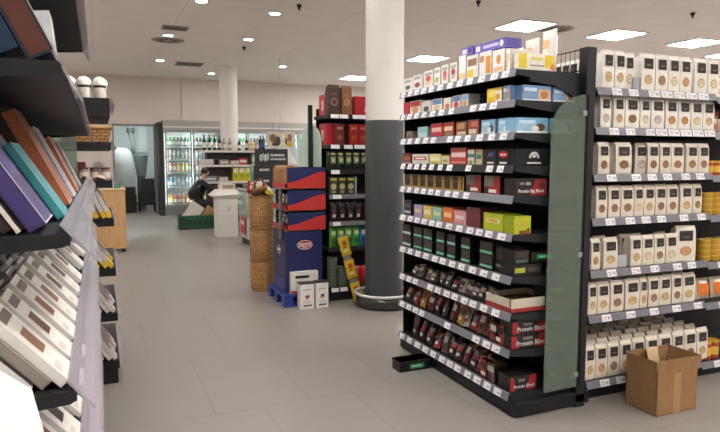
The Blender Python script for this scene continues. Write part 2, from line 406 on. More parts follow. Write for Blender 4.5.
def rail_profile(z, tilt=.014): return [(0, 0), (-.006, .002), (-.006 + tilt, .046), (tilt, .048)]
for i, z in enumerate(CZ):
    def sh(b, z=z, i=i):
        b.box(CX0 + .012, CX1, CY0, CY1, CT[i] - .03, CT[i], DARK)
        b.prism([(CX0 + .012, CT[i] - .03), (CX1, CT[i] - .03), (CX1, CT[i] - .075), (CX1 - .15, CT[i] - .07), (CX0 + .05, CT[i] - .035)], 'y', CY0, CY0 + .004, DARK)
        b.prism([(CX0 + .012, CT[i] - .03), (CX1, CT[i] - .03), (CX1, CT[i] - .075), (CX1 - .15, CT[i] - .07), (CX0 + .05, CT[i] - .035)], 'y', CY1 - .004, CY1, DARK)
    if i == 9:
        def sh(b, i=i): b.box(CX0 + .012, CX1, CY0, CY1, .095, CT[i], DARK)
    s = part('shelf', sh)
    part('price_rail', lambda b, z=z: b.prism([(CX0 + p[0], z + p[1]) for p in rail_profile(z)], 'y', CY0 + .004, CY1 - .004, RAIL if i not in (3,) else DARK), parent=s)
    y = CY1 - .03; k = 0
    while y > CY0 + .12:
        if rt.random() < (.95 if i in (0, 1, 2, 4, 5, 6, 7, 9) else .7) and not (i == 4 and y < 3.35):
            y0, w = y, (.062 if i < 5 else .072) + .01 * rt.random()
            def tg(b, z=z, y0=y0, w=w):
                q = [(CX0 - .0072 + .014 * (tt - .05), z + .046 * tt) for tt in (.08, .95)]
                b.poly([(q[0][0], y0, q[0][1]), (q[0][0], y0 - w, q[0][1]), (q[1][0], y0 - w, q[1][1]), (q[1][0], y0, q[1][1])], TAG)
                mid = [(q[0][0] + (q[1][0] - q[0][0]) * tt - .0008, q[0][1] + (q[1][1] - q[0][1]) * tt) for tt in (.3, .55)]
                b.poly([(mid[0][0], y0 - w * .5, mid[0][1]), (mid[0][0], y0 - w * .85, mid[0][1]), (mid[1][0], y0 - w * .85, mid[1][1]), (mid[1][0], y0 - w * .5, mid[1][1])], M('#a5a5aa', .5))
            part('price_tag', tg, parent=s)
        y -= .098 + .035 * rt.random()
SHELFN = ['top', 'second', 'third', 'fourth', 'fifth', 'sixth', 'seventh', 'eighth', 'ninth', 'lowest']
W90 = (0, 0, -PI / 2)
def on_rack(i, me, name, label, cat, y, x=CX0 + .03, dz=0., rot=W90, group=None, tilt=0.):
    return inst(me, name, label, cat, (x, y, CT[i] + .0008 + dz), (rot[0] - tilt, rot[1], rot[2]), group)
def rack_row(i, items, depth, what, cat, name='carton', group=None, x=CX0 + .03):
    """items: (u0, u1, height, mesh spec, describing words)"""
    for k, (u0, u1, h, spec, words) in enumerate(items):
        ya, yb = yat(u0, x), yat(u1, x); w = max(.03, ya - yb - .006)
        me = carton_mesh(w, depth, h, *spec)
        on_rack(i, me, name, '%s, %s from the column, %s rack shelf' % (words, ORD[k], SHELFN[i]), cat, (ya + yb) / 2, x, group=group)

# top shelf: white cereal cartons, bags behind, purple cartons lying on top
def wp(*cols): # white pack with coloured prints
    P = [(.12, .88, .72, .9, '#a9a6a0')]
    for j, c in enumerate(cols): P.append(('o', .5, .36 + .2 * j, .3, .16, c))
    return ('#e8e4de', tuple(P), '#d9d4cc')
rack_row(0, [(403, 411.5, .105, wp('#5b5f66'), 'small white cereal carton with dark grey print'), (412, 421, .115, wp('#8a2f3a'), 'small white cereal carton with maroon print'), (422.5, 432, .125, wp('#d9c19a', '#c9453f'), 'white cereal carton with red dot'),
             (432.5, 439, .13, wp('#9cc05a'), 'white cereal carton with green fruit print'), (440, 447, .135, wp('#d88a86', '#cc5a5f'), 'white cereal carton with pink print'), (448, 455.5, .135, wp('#c6b7b0', '#b53c40'), 'white cereal carton with dark red print')], .16, '', 'carton', 'cereal_carton', 'white cereal cartons on the top shelf')
rack_row(0, [(457, 464, .165, ('#eceae6', ((.1, .9, .1, .3, '#e8c987'),), '#dedad4'), 'tall white muesli carton with cream band'), (464.5, 476, .15, ('#e9e6e0', ((.1, .9, .55, .85, '#8c6f55'), (.1, .6, .1, .4, '#f0c43a')), '#dedad4'), 'white muesli carton with brown and yellow print'),
             (477, 489, .15, ('#ebe8e2', ((.55, .95, .1, .8, '#d9913c'), (.05, .4, .6, .85, '#c98f55')), '#dedad4'), 'white muesli carton with orange glass print'), (490, 502, .14, ('#efede8', ((.1, .9, .1, .28, '#e3bd8c'), ('o', .5, .6, .2, .2, '#d79a4f')), '#dedad4'), 'white muesli carton with biscuit print'),
             (503, 507.5, .13, ('#f0ede8', ((.1, .5, .2, .8, '#e8c39a'), (.6, .95, .5, .8, '#d3c8b0')), '#dedad4'), 'white muesli carton with beige print')], .16, '', 'carton', 'muesli_carton', 'white muesli cartons on the top shelf')
for u0, u1, h, cols, l in ((459, 471, .05, ((.1, .5, .2, .8, '#dcd8e6'), ('o', .75, .5, .15, .3, '#4a3d92')), 'purple and white flat cookie carton lying on the muesli cartons'), (472, 502, .055, ((.05, .2, .2, .8, '#e6e2ee'), (.3, .8, .35, .7, '#c9c5ea'), ('o', .9, .5, .06, .35, '#e9e4e0')), 'long purple cookie carton lying across the muesli cartons')):
    ya, yb = yat(u0, CX0 + .05), yat(u1, CX0 + .05)
    on_rack(0, carton_mesh(ya - yb - .004, .12, h, '#6a60b4', cols, '#5a50a2'), 'cookie_carton', l, 'carton', (ya + yb) / 2, CX0 + .05, dz=.155 if u0 > 465 else .1655)
for u0, u1, h, c, l in ((485, 499, .235, '#eae6e0', 'tall plain white cereal bag behind the purple carton'), (506, 516, .19, '#e9e6e2', 'narrow white cereal bag behind, between two taller ones'), (517.5, 531, .225, '#e9dfd4', 'tall white cereal bag with orange lettering band behind the yellow carton'), (534, 553, .25, '#ebe7dc', 'tallest cream cereal bag with orange lettering at the rack corner')):
    x = CX0 + .26; ya, yb = yat(u0, x), yat(u1, x)
    yb = max(yb, CY0 + .005)
    me = pouch_mesh(max(.08, ya - yb - .004), .07, h, c, () if c == '#eae6e0' else ((.25, .75, .55, .75, '#e3b487'), (.2, .8, .2, .3, '#d5ceb0')))
    on_rack(0, me, 'cereal_bag', l, 'bag', (ya + yb) / 2, x)
FR = (0, 0, 0)
def end_box(i, u0, u1, h, spec, name, label, cat='carton', y=CY0 + .022, d=.1, dz=0.):
    xa, xb = xat(u0, y), xat(u1, y)
    return inst(carton_mesh(xb - xa - .003, d, h, *spec), name, label, cat, ((xa + xb) / 2, y, CT[i] + .0008 + dz))
YEL = ('#efece2', ((0, .2, .1, .95, '#e9cf3c'), (.68, 1, .2, .95, '#eccb2c'), (.3, .62, .6, .8, '#e6d67a'), (.28, .66, .25, .34, '#9a9a94'), ('o', .9, .25, .07, .2, '#d98a2c')), '#e6dfc8')
end_box(0, 516, 553, .097, YEL, 'muesli_carton', 'long white and yellow muesli bar carton at the rack corner on the top shelf', d=.045)

# second shelf
BL = ('#7f9fc6', ((0, .55, .55, .95, '#5f86b8'), (.05, .5, .6, .85, '#c7d8ea'), (.55, .98, .1, .75, '#d9b488'), ('o', .75, .4, .14, .25, '#b98048'), (0, 1, 0, .1, '#dfe6ee')), '#6f92bd')
def mini(c1, c2, base='#e9e2da'): return (base, ((.05, .95, .55, .95, c1), ('o', .5, .3, .32, .24, c2)), base)
rack_row(1, [(403, 409, .1, mini('#c4232c', '#b52a30', '#b82830'), 'red biscuit carton'), (409.5, 420, .1, mini('#c92d35', '#c79a55'), 'red and beige biscuit carton'), (421, 430, .085, mini('#e6e2de', '#4a4a52'), 'white biscuit carton with dark spot'), (431, 441, .085, mini('#5f86b8', '#d9c49a'), 'blue and cream biscuit carton'),
             (442.5, 450, .08, mini('#e2dfda', '#c96a3c'), 'white biscuit carton with orange spot'), (451, 459, .085, mini('#5a7fb8', '#c23b3b'), 'white and blue biscuit carton with red spot'), (460, 467, .085, mini('#88a9cf', '#d49a4a', '#cfd9e2'), 'pale blue biscuit carton with cookie'),
             (485, 500, .09, ('#e6c226', ((.1, .6, .45, .9, '#f0dc78'), (.6, 1, 0, .8, '#e9e2cc'), ('o', .75, .4, .15, .22, '#c9a13a')), '#d9b31e'), 'yellow biscuit carton'), (501, 508, .092, BL, 'light blue cookie carton turned to the aisle')], .12, '', 'carton', 'biscuit_carton', 'biscuit cartons on the second shelf')
end_box(1, 520, 548.5, .088, BL, 'cookie_carton', 'light blue cookie carton at the rack corner, directly above the paler cookie carton', d=.09)
end_box(1, 550, 573, .083, BL, 'cookie_carton', 'light blue cookie carton next to the dark post, above the glass panel', d=.09)
o = inst(pouch_mesh(.2, .05, .1, '#54719d', ((.5, .9, .2, .8, '#a9b9cc'),)), 'biscuit_bag', 'dark blue biscuit bag lying on the corner cookie cartons', 'bag', (2.42, CY0 + .06, CT[1] + .135), (-.8, .1, 0), None, (.8, .6, .45)); 
o = inst(pouch_mesh(.12, .04, .09, '#9a8478', ()), 'biscuit_bag', 'small brown biscuit bag behind the blue one on the second shelf', 'bag', (2.33, CY0 + .14, CT[1] + .002), (-.5, 0, 0))
for k, (u, c) in enumerate(((470, '#35343a'), (474.5, '#3c3a40'), (479, '#2f2f36'))):  # dark blocks put into an empty gap to imitate its shade
    x = CX0 + .12; on_rack(1, carton_mesh(.09, .1, .085, c, ((.2, .8, .4, .7, '#5a5962'),)), 'shade_block', 'dark grey block imitating shade in the empty gap, %s of three on second shelf' % ORD[k], 'carton', yat(u, x), x, group='dark shade blocks on the second shelf')

# third shelf
CKB = ('#9cc4dc', ((0, 1, .62, 1, '#7db2d4'), (.08, .6, .62, .85, '#c5dfee'), ('o', .75, .38, .16, .26, '#5d4636'), ('o', .6, .3, .12, .2, '#dfe3e0'), (0, 1, 0, .14, '#e2e8ea')), '#86b6d2')
rack_row(2, [(406, 412, .06, mini('#8a6a5a', '#6a4a3a', '#8e7768'), 'small brown wafer carton'), (417, 427, .085, ('#8fb9c0', ((.1, .9, .1, .5, '#c3d9d8'),), '#7aa8b0'), 'teal wafer carton'), (430, 442, .1, ('#b9353c', ((.1, .9, .4, .7, '#e0b8b0'), (0, 1, 0, .12, '#7b2228')), '#9a2a32'), 'red wafer carton with pale band'),
             (442.5, 453, .1, ('#b03a3e', ((.1, .9, .42, .7, '#e3c6a8'), (.2, .8, .1, .3, '#6d8b58')), '#992f36'), 'red wafer carton with cream and green'), (455, 466, .095, ('#7b4a35', ((.1, .8, .5, .9, '#b58a5a'), (.1, .9, .1, .3, '#d9c8a8')), '#6a3d2c'), 'brown nut bar carton'),
             (466.5, 478, .1, ('#8a3a34', ((.3, .9, .55, .9, '#c2685a'), (.1, .8, .1, .4, '#d8c3a2')), '#6e2c2a'), 'dark red nut bar carton'), (480, 494, .09, CKB, 'pale blue cookie carton with chocolate cookies'), (496.5, 509, .09, CKB, 'pale blue cookie carton with dark cookies')], .13, '', 'carton', 'wafer_carton', 'wafer cartons on the third shelf')
end_box(2, 514.5, 546, .088, CKB, 'cookie_carton', 'pale blue long cookie carton at the corner on the third shelf', d=.1)
end_box(2, 548, 573, .088, CKB, 'cookie_carton', 'pale blue cookie carton seen through the top of the glass panel', d=.1)

# fourth shelf
rack_row(3, [(403, 411, .085, ('#5d2622', ((.1, .9, .3, .7, '#a2553f'), (0, 1, 0, .12, '#d8ccc0')), '#4d1f1c'), 'dark red praline carton'), (412, 428, .075, ('#ddd5cc', ((.1, .9, .4, .75, '#b8433f'), (.2, .8, .5, .65, '#efe8e0')), '#c9bfb4'), 'white praline carton with red script'), (429, 440.5, .075, ('#d9cf8a', ((.1, .9, .35, .7, '#efe9b8'), (.2, .7, .1, .25, '#c4b552')), '#c4b96f'), 'pale yellow praline carton'),
             (441, 449, .06, ('#ddd2b0', ((.2, .8, .3, .6, '#b09b55'),), '#c9bd98'), 'cream praline carton'), (450, 466, .115, ('#b8443f', ((.05, .95, .45, .72, '#e6c9c0'), (.05, .95, .1, .2, '#d98a80')), '#a53a37'), 'big red chocolate carton with pale lettering band'), (467, 474, .1, ('#d8d0c4', ((0, 1, .5, .72, '#2e7a74'), (.2, .8, .05, .3, '#7d9a62')), '#a8824a'), 'white chocolate carton with teal band'),
             (475, 482, .1, ('#c9ba98', ((.1, .9, .4, .7, '#3a7d78'), (.1, .9, .8, .95, '#b88f4c')), '#a67d44'), 'gold edged chocolate carton')], .13, '', 'carton', 'praline_carton', 'praline cartons on the fourth shelf')
def sign_box(u0, u1, fn, label, face=True):
    y = CY0 + .022; xa, xb = xat(u0, y), xat(u1, y)
    if not face: xb, xa = yat(u0, CX0 + .03), yat(u1, CX0 + .03)
    w = xb - xa - .002; b = MB()
    b.box(-w / 2, w / 2, 0, .09, 0, .1, BLACK); fn(b, w)
    o = b.build('chocolate_carton'); o.location = ((xa + xb) / 2, y, CT[3] + .001) if face else (CX0 + .03, (xa + xb) / 2, CT[3] + .001); o.rotation_euler = FR if face else W90; return tag(o, label, 'carton', 'black chocolate cartons on the fourth shelf')
LT = M('#d8d6d2', .5)
sign_box(484, 496, lambda b, w: (b.poly([(-.03, -.001, .055), (.03, -.001, .055), (.037, -.001, .085), (.012, -.001, .078), (-.02, -.001, .08)], M('#3b4d86', .5)), b.patch(-.035, .035, .012, .022, LT, -.001)), 'black chocolate carton with a blue crest facing the aisle', False)
sign_box(496.5, 509, lambda b, w: (b.oval(0, .067, .042, .02, M('#b3262e', .5), -.001), b.patch(-.03, .03, .062, .07, LT, -.0015), b.patch(-.035, .035, .012, .022, LT, -.001)), 'black chocolate carton with a red oval badge', False)
def archb(b, w):
    for k in range(9):
        a = PI * (k + .5) / 9; b.T = Matrix.Translation((0, 0, .045)) @ Matrix.Rotation(-(a - PI / 2), 4, 'Y')
        b.patch(-.0055, .0055, .024, .038, LT, -.001)
    b.T = Matrix(); b.patch(-.05, .05, .012, .022, LT, -.001); b.oval(0, .057, .016, .01, LT, -.001)
sign_box(515, 551, archb, 'wide black chocolate carton with white arched lettering by the glass panel')

# fifth shelf: gold framed dark boxes, red packs, protein blocks
us = [404, 411.5, 419, 426.5, 434.5, 443, 451.5, 459.5, 464]
for k in range(8):
    x = CX0 + .03; ya, yb = yat(us[k], x), yat(us[k + 1] - .6, x); w = ya - yb; b = MB()
    gold = M('#b8964c', .4, .2); dk = M('#241712', .35)
    b.box(-w / 2, w / 2, .006, .13, 0, .1, dk)
    for q in (-w / 2, w / 2 - .012): b.box(q, q + .012, 0, .006, 0, .1, gold)
    b.box(-w / 2 + .012, w / 2 - .012, 0, .006, 0, .014, gold); b.box(-w / 2 + .012, w / 2 - .012, .002, .006, .06, .075, M('#5a3d22', .4))
    o = b.build('praline_box'); o.location = (x, (ya + yb) / 2, CT[4] + .001); o.rotation_euler = W90
    tag(o, 'dark praline box in a gold frame, %s from the column end' % ORD[k], 'box', 'gold framed praline boxes on the fifth shelf')
PB = ('#221c1d', ((.35, 1, .1, .95, '#8f1f24'), (.0, .4, .62, .8, '#7c7672'), ('o', .8, .62, .14, .22, '#b32a2c')), '#1d1819')
rack_row(4, [(466, 481, .115, ('#9c2b2c', ((0, .55, .45, 1, '#6d665c'), (.1, .8, .12, .3, '#e3ddd6'), (0, .3, 0, .45, '#2a2020')), '#2a2021'), 'red and dark protein bar carton'), (484, 500, .115, ('#a52c2c', ((0, .6, .45, 1, '#7d766a'), (.1, .8, .1, .28, '#e6e0d8'), (0, .3, 0, .4, '#2a2020')), '#2a2021'), 'red protein bar carton with white lettering band')], .15, '', 'carton', 'protein_carton', 'protein bar cartons on the fifth shelf')
y = CY0 + .022; xa, xb = xat(515, y), xat(547, y); w = xb - xa; b = MB()
b.box(-w / 2, w / 2, 0, .1, 0, .105, M('#211b1c', .4)); b.poly([(-.01, -.001, 0.004), (w / 2 - .003, -.001, .004), (w / 2 - .003, -.001, .1), (.03, -.001, .1)], M('#97222a', .4))
b.text('Protein Big Block', 0, .022, .027, M('#e9e5df', .5), bold=.0006); b.patch(-.085, -.05, .068, .082, M('#8c8480', .5), -.0015); b.patch(-.04, -.005, .066, .084, M('#b3a49c', .5), -.0015); b.oval(.08, .068, .02, .022, M('#5a3226', .5), -.002)
o = b.build('protein_carton'); o.location = ((xa + xb) / 2, y, CT[4] + .001); tag(o, 'black and red protein bar carton with white lettering at the rack corner', 'carton')

# sixth shelf: coloured boxes
rack_row(5, [(404, 411.5, .12, ('#24252d', ((.1, .9, .15, .3, '#cfcfd2'), (.1, .9, .55, .7, '#596274')), '#1d1e24'), 'black chocolate carton with white bands'), (414, 422.5, .095, ('#a898bd', ((.15, .85, .4, .65, '#e2cf9a'),), '#8d7da2'), 'lilac chocolate carton'), (423.5, 432, .095, ('#e3c05a', ((.15, .85, .35, .7, '#efe3c0'),), '#caa845'), 'yellow chocolate carton'), (432.5, 442, .095, ('#9cc6b6', ((.15, .85, .4, .65, '#e3dca0'),), '#84ad9d'), 'mint green chocolate carton'),
             (443, 453.5, .105, ('#e0752c', ((.15, .85, .35, .65, '#f0c9a0'),), '#c4621f'), 'orange chocolate carton'), (454, 466.5, .095, ('#d99aa2', ((.15, .85, .4, .65, '#edd5c8'),), '#c07f88'), 'pink chocolate carton'), (467, 481, .13, ('#6d2b38', (), '#5f2430'), 'plain maroon chocolate carton'),
             (484, 504, .11, ('#b5c428', ((.15, .85, .45, .7, '#e6d69a'), ('o', .5, .58, .25, .08, '#d0a04a')), '#9fae20'), 'lime green chocolate carton turned to the aisle')], .14, '', 'carton', 'chocolate_carton', 'coloured chocolate cartons on the sixth shelf')
end_box(5, 515, 532, .105, ('#b2c02a', ((.2, .75, .45, .7, '#c2a94a'), ('o', .85, .2, .1, .14, '#8e3a2a'), (.3, .95, 0, .2, '#8a4a2c')), '#9fae20'), 'chocolate_carton', 'lime green long chocolate carton at the corner on the sixth shelf', y=CY0 + .03)

# seventh shelf: dark bars with green bands, stacked two high
for k, (u0, u1) in enumerate(((403, 411), (414, 422.5), (424, 432.5), (437, 445), (448, 456), (462, 471), (481, 494))):
    for lv in range(2):
        x = CX0 + .03; ya, yb = yat(u0, x), yat(u1, x); w = ya - yb
        gr = '#3fae7c' if not (k == 4 and lv) else '#9fb6dc'
        me = carton_mesh(w, .14, .088, '#1f1a1c', ((.0, 1, .16, .38, gr if k else '#cfd2cc'), (.08, .92, .5, .95, '#3b2f2e'), (.1, .9, .22, .3, '#a9dcbf')), '#171516')
        on_rack(6, me, 'chocolate_carton', 'black chocolate carton with green band, %s column from big column, %s' % (ORD[k], ('lower of the two', 'stacked on top')[lv]), 'carton', (ya + yb) / 2, x, dz=lv * .0895, group='black and green chocolate cartons on the seventh shelf')
for k, (u0, u1, h) in enumerate(((497, 504, .165), (505, 511, .16))):
    x = CX0 + .05; ya, yb = yat(u0, x), max(yat(u1, x), CY0 + .01)
    on_rack(6, carton_mesh(max(.05, ya - yb), .12, h, '#221e20', ((.1, .9, .2, .3, '#6e8a78'), (.1, .9, .5, .9, '#4a3a36')), '#1a1718'), 'chocolate_carton', 'tall dark chocolate carton, %s of the pair before the corner' % ORD[k], 'carton', (ya + yb) / 2, x)
end_box(6, 516, 531, .08, ('#211d1e', ((.1, .9, .5, .9, '#3d3430'), (.1, .9, .12, .3, '#4a6a58')), '#171516'), 'chocolate_carton', 'black carton with faint green band stacked at corner of the seventh shelf', dz=.076, d=.12)
o = end_box(6, 515, 544, .072, ('#1c191a', ((.06, .42, .3, .72, '#a9ae3a'), (.5, .9, .35, .7, '#4d453f')), '#171516'), 'chocolate_carton', 'long black carton with yellow lettering patch at the corner', d=.12)
end_box(6, 533, 556, .06, ('#1a1819', ((.25, .95, .3, .75, '#2fa56a'), (.35, .85, .42, .62, '#8fe0b4')), '#171516'), 'chocolate_carton', 'black carton with green patch painted as a glass reflection, behind the glass edge', dz=.08, d=.1, y=CY0 + .022)  # green patch imitates a green reflection in the glass panel
end_box(7, 548, 572, .06, ('#1a1819', ((.2, .8, .3, .7, '#2f9a63'),), '#171516'), 'chocolate_carton', 'black carton with green patch painted as a reflection in the glass panel', d=.1, y=CY0 + .01, dz=.09)  # second painted reflection, lower down in the glass
end_box(7, 548, 572, .085, ('#2a2422', ((.1, .9, .2, .6, '#4a3a33'),), '#1d1a19'), 'chocolate_carton', 'dark brown carton under the green patched one behind glass', d=.1, y=CY0 + .022)

# eighth, ninth and lowest shelves: loose bar packs
rp = random.Random(21)
PALS = [('#2b2020', ('#8c2427', '#cfc6be')), ('#5a2a26', ('#d8c9bb', '#9c2b2c')), ('#1f1a1b', ('#b0282b', '#e0d8d0')), ('#8e2a2b', ('#2a1d1c', '#e6ded6')), ('#6a5548', ('#c9b9a8', '#3a2a24')), ('#3a3532', ('#a9a29a', '#d9d4cc')), ('#c0983e', ('#7a3a22', '#efe0b8')), ('#b9b2aa', ('#4a3a34', '#8c2427'))]
PNAME = ['dark brown bar pack with red print', 'reddish brown bar pack', 'black and red bar pack', 'red bar pack with dark print', 'taupe bar pack', 'charcoal bar pack with grey print', 'golden yellow bar pack', 'pale grey bar pack']
pm = []
for base, (a, c) in PALS:
    for (w, h) in ((.075, .13), (.1, .11)):
        pm.append(pouch_mesh(w, .03, h, base, ((.15, .85, .5, .8, a), (.2, .7, .2, .38, c))))
def loose(i, n, pal, umin, umax, rows, hmax):
    for r in range(rows):
        for k in range(n):
            u = umin + (umax - umin) * (k + .5) / n; x = CX0 + .035 + .06 * r
            y = yat(u, x) + rp.uniform(-.01, .01); p = rp.choice(pal)
            if y < CY0 + .07 or y > CY1 - .07: continue
            me = pm[p * 2 + rp.randint(0, 1)]; tl = rp.uniform(.25, .6); sc_ = hmax / .13
            o = inst(me, 'bar_pack', '%s, %s from the column, %s row, %s shelf' % (PNAME[p], ORD[k], ('front', 'back')[r], SHELFN[i]), 'snack pack', (x, y, CT[i] + .004 + .03 * math.sin(tl)), (-tl, rp.uniform(-.2, .2), -PI / 2 + rp.uniform(-.12, .12)), 'loose bar packs on the lower shelves', (1, 1, sc_))
loose(7, 13, [0, 4, 5, 5, 7, 7], 403, 492, 2, .1)
loose(8, 13, [0, 1, 1, 2, 3, 4, 6, 7], 403, 500, 2, .145)
loose(9, 12, [0, 1, 2, 2, 3, 4], 403, 492, 2, .15)
# white carton tray at the corner on the eighth shelf
y = CY0 - .02; b = MB(); wm = M('#cfc4b4', .6); rm = M('#a33130', .5); w, d, h = .31, .25, .085
for q in ((-w / 2, w / 2, 0, .005), (-w / 2, w / 2, d - .005, d), (-w / 2, -w / 2 + .005, 0, d), (w / 2 - .005, w / 2, 0, d)): b.box(q[0], q[1], q[2], q[3], .028, h, wm); b.box(q[0], q[1], q[2], q[3], 0, .028, rm)
b.box(-w / 2, w / 2, 0, d, 0, .004, wm); b.box(-w / 2 + .01, w / 2 - .01, .01, d - .01, .004, .05, M('#8a6a4c', .7))
b.poly([(-w / 2 - .001, 0, .02), (-w / 2 - .001, d, .02), (-w / 2 - .001, d, .035), (-w / 2 - .001, 0, .035)], rm)
o = b.build('bar_tray'); o.location = (2.218 + w / 2, CY0 + .022, CT[7] + .001); tag(o, 'open cream carton tray with a red lower edge at the eighth shelf corner', 'tray')
def pblock(i, u0, u1, h, dz, label, y=CY0 + .022, txt=True):
    xa, xb = xat(u0, y), xat(u1, y); w = xb - xa; b = MB()
    b.box(-w / 2, w / 2, 0, .12, 0, h, M('#1d191a', .4)); b.poly([(w * .1, -.001, .004), (w / 2 - .003, -.001, .004), (w / 2 - .003, -.001, h - .004), (w * .25, -.001, h - .004)], M('#9a2127', .4))
    b.poly([(-w / 2, -.001, h * .05), (-w * .3, -.001, h * .05), (-w * .36, -.001, h * .9), (-w / 2, -.001, h * .9)], M('#9a2127', .4))
    if txt: b.text('Protein Block', w * .03, h * .2, w * .145, LT, bold=.0005)
    b.patch(-w * .2, w * .05, h * .6, h * .8, M('#7d736d', .5), -.0015)
    o = b.build('protein_carton'); o.location = ((xa + xb) / 2, y, CT[i] + .001 + dz); return tag(o, label, 'carton')
pblock(8, 515, 554, .088, 0, 'black and red protein block carton at the ninth shelf corner, lower one')
pblock(8, 516, 552, .085, .0895, 'black and red protein block carton stacked on another at the corner')
pblock(9, 515, 542, .095, 0, 'black and red protein block carton at the lowest shelf corner', txt=True)
for k, (i, u, c) in enumerate(((8, 503, 3), (8, 497, 1), (9, 494, 4), (9, 488, 3))):
    x = CX0 + .03; inst(carton_mesh(.09, .1, .13 if i == 8 else .12, PALS[c][0], ((.1, .9, .55, .85, PALS[c][1][0]), (.1, .6, .15, .35, PALS[c][1][1])), '#241b1a'), 'bar_carton', '%s carton standing upright by corner, %s shelf' % (('red', 'brown', 'taupe', 'dark red')[k], SHELFN[i]), 'carton', (x, max(yat(u, x), CY0 + .06), CT[i] + .001), W90)
# black floor tray with a green label
b = MB(); b.box(-.125, .125, 0, .12, 0, .078, BLACK); b.box(-.129, .129, -.004, .124, .062, .078, DARK); b.patch(-.045, .075, .018, .055, M('#2f8f5c', .5), -.0048); b.patch(-.03, .055, .03, .044, M('#9fd9b9', .5), -.0056)
o = b.build('stock_tray'); o.location = (2.075, 3.80, 0); tag(o, 'flat black tray with green label on floor beneath the chocolate rack', 'tray')

# ------------------------------------------------------------------ pasta rack (long side of the double gondola)
PY = 2.85; PBACK = 3.36
PZ = [1.932, 1.69, 1.403, 1.128, .80, .512, .085]; PT = [z + .045 for z in PZ]
def pasta_bay(x0, x1, label, zs, y_off=0.):
    t = empty('pasta_rack_bay', label, 'shelf rack', (x0, PY, 0), group='bays of the pasta rack')
    L = Matrix.Translation((-x0, -PY, 0))
    part('back_panel', lambda b: b.box(x0, x1, PBACK, PBACK + .02, .08, 2.2, M('#26262a', .6)), parent=t, loc=L)
    part('base', lambda b: (b.box(x0, x1, PY + .05, PBACK, 0, .085, BLACK)), parent=t, loc=L)
    rr = random.Random(int(x0 * 100))
    for i, z in enumerate(zs):
        zt = z + .045
        s = part('shelf', lambda b: (b.box(x0 + .003, x1 - .003, PY + .014, PBACK, zt - .03, zt, DARK)), parent=t, loc=L)
        part('price_rail', lambda b: b.prism([(PY + p[0] * 1.0, z + p[1]) for p in rail_profile(z)], 'x', x0 + .003, x1 - .003, RAIL), parent=s, loc=L)
        x = x0 + .1 + .05 * rr.random()
        while x < x1 - .09:
            if i in (0, 1) and x > x0 + .42: w = .1
            else: w = .078
            def tg(b, x=x, w=w):
                q = [(PY - .0072 + .014 * (tt - .05), z + .046 * tt) for tt in (.06, .97)]
                b.poly([(x, q[0][0], q[0][1]), (x + w, q[0][0], q[0][1]), (x + w, q[1][0], q[1][1]), (x, q[1][0], q[1][1])], TAG)
                for a0, a1, t0, t1 in ((.12, .5, .55, .72), (.12, .4, .25, .38), (.6, .9, .3, .7)):
                    m0 = [(PY - .0080 + .014 * (tt - .05), z + .046 * tt) for tt in (t0, t1)]
                    b.poly([(x + w * a0, m0[0][0], m0[0][1]), (x + w * a1, m0[0][0], m0[0][1]), (x + w * a1, m0[1][0], m0[1][1]), (x + w * a0, m0[1][0], m0[1][1])], M('#b4b4b8', .5))
            part('price_tag', tg, parent=s, loc=L)
            x += w + (.012 if (i in (0, 1) and x > x0 + .3) else rr.choice([.06, .09, .13]))
    return t
PX0, PX1 = 2.79, 3.842
pasta_bay(PX0, PX1, 'first bay of the pasta rack, beside the dark post, full of white pasta bags', PZ)
pasta_bay(PX1 + .005, PX1 + 1.01, 'second bay of the pasta rack at the picture edge with gold tins', [z - .018 for z in PZ])
WN = [('#a88458', '#c9aa78', 'tan'), ('#7d5a3c', '#9c7450', 'brown'), ('#a8794c', '#c99a66', 'orange'), ('#6a4a34', '#8a6347', 'dark brown'), ('#a08a66', '#d9c6a2', 'cream'), ('#946a42', '#b5854e', 'amber'), ('#8a8278', '#c2b6a6', 'greyish')]
bagm = {}
def pasta_bag(row, u0, u1, h, win, wn, dy=0., rank='', lab='#2c2522', turn=0., body='#e4ddd0', prefix='', yy=None, wide=1.):
    y = PY + .035 + dy
    xa, xb = xat(u0, y), xat(u1, y); w = round((xb - xa) * .97 * wide, 3)
    rim, fill, nm = WN[win]
    key = (w, h, win, lab, body)
    if key not in bagm: bagm[key] = bag_mesh(w, .068, h, body, lab, rim, fill)
    return inst(bagm[key], 'pasta_bag', '%s pasta bag, %s window, %s from dark post, %s shelf%s' % (prefix or 'white paper', nm, ORD[wn], ['top', 'second', 'third', 'fourth', 'fifth', 'sixth', 'lowest'][row], rank), 'pasta bag', ((xa + xb) / 2, y, PT[row] + .001), (0, 0, turn), 'white pasta bags on the pasta rack')
def Z(v, s): return 590 + v / s
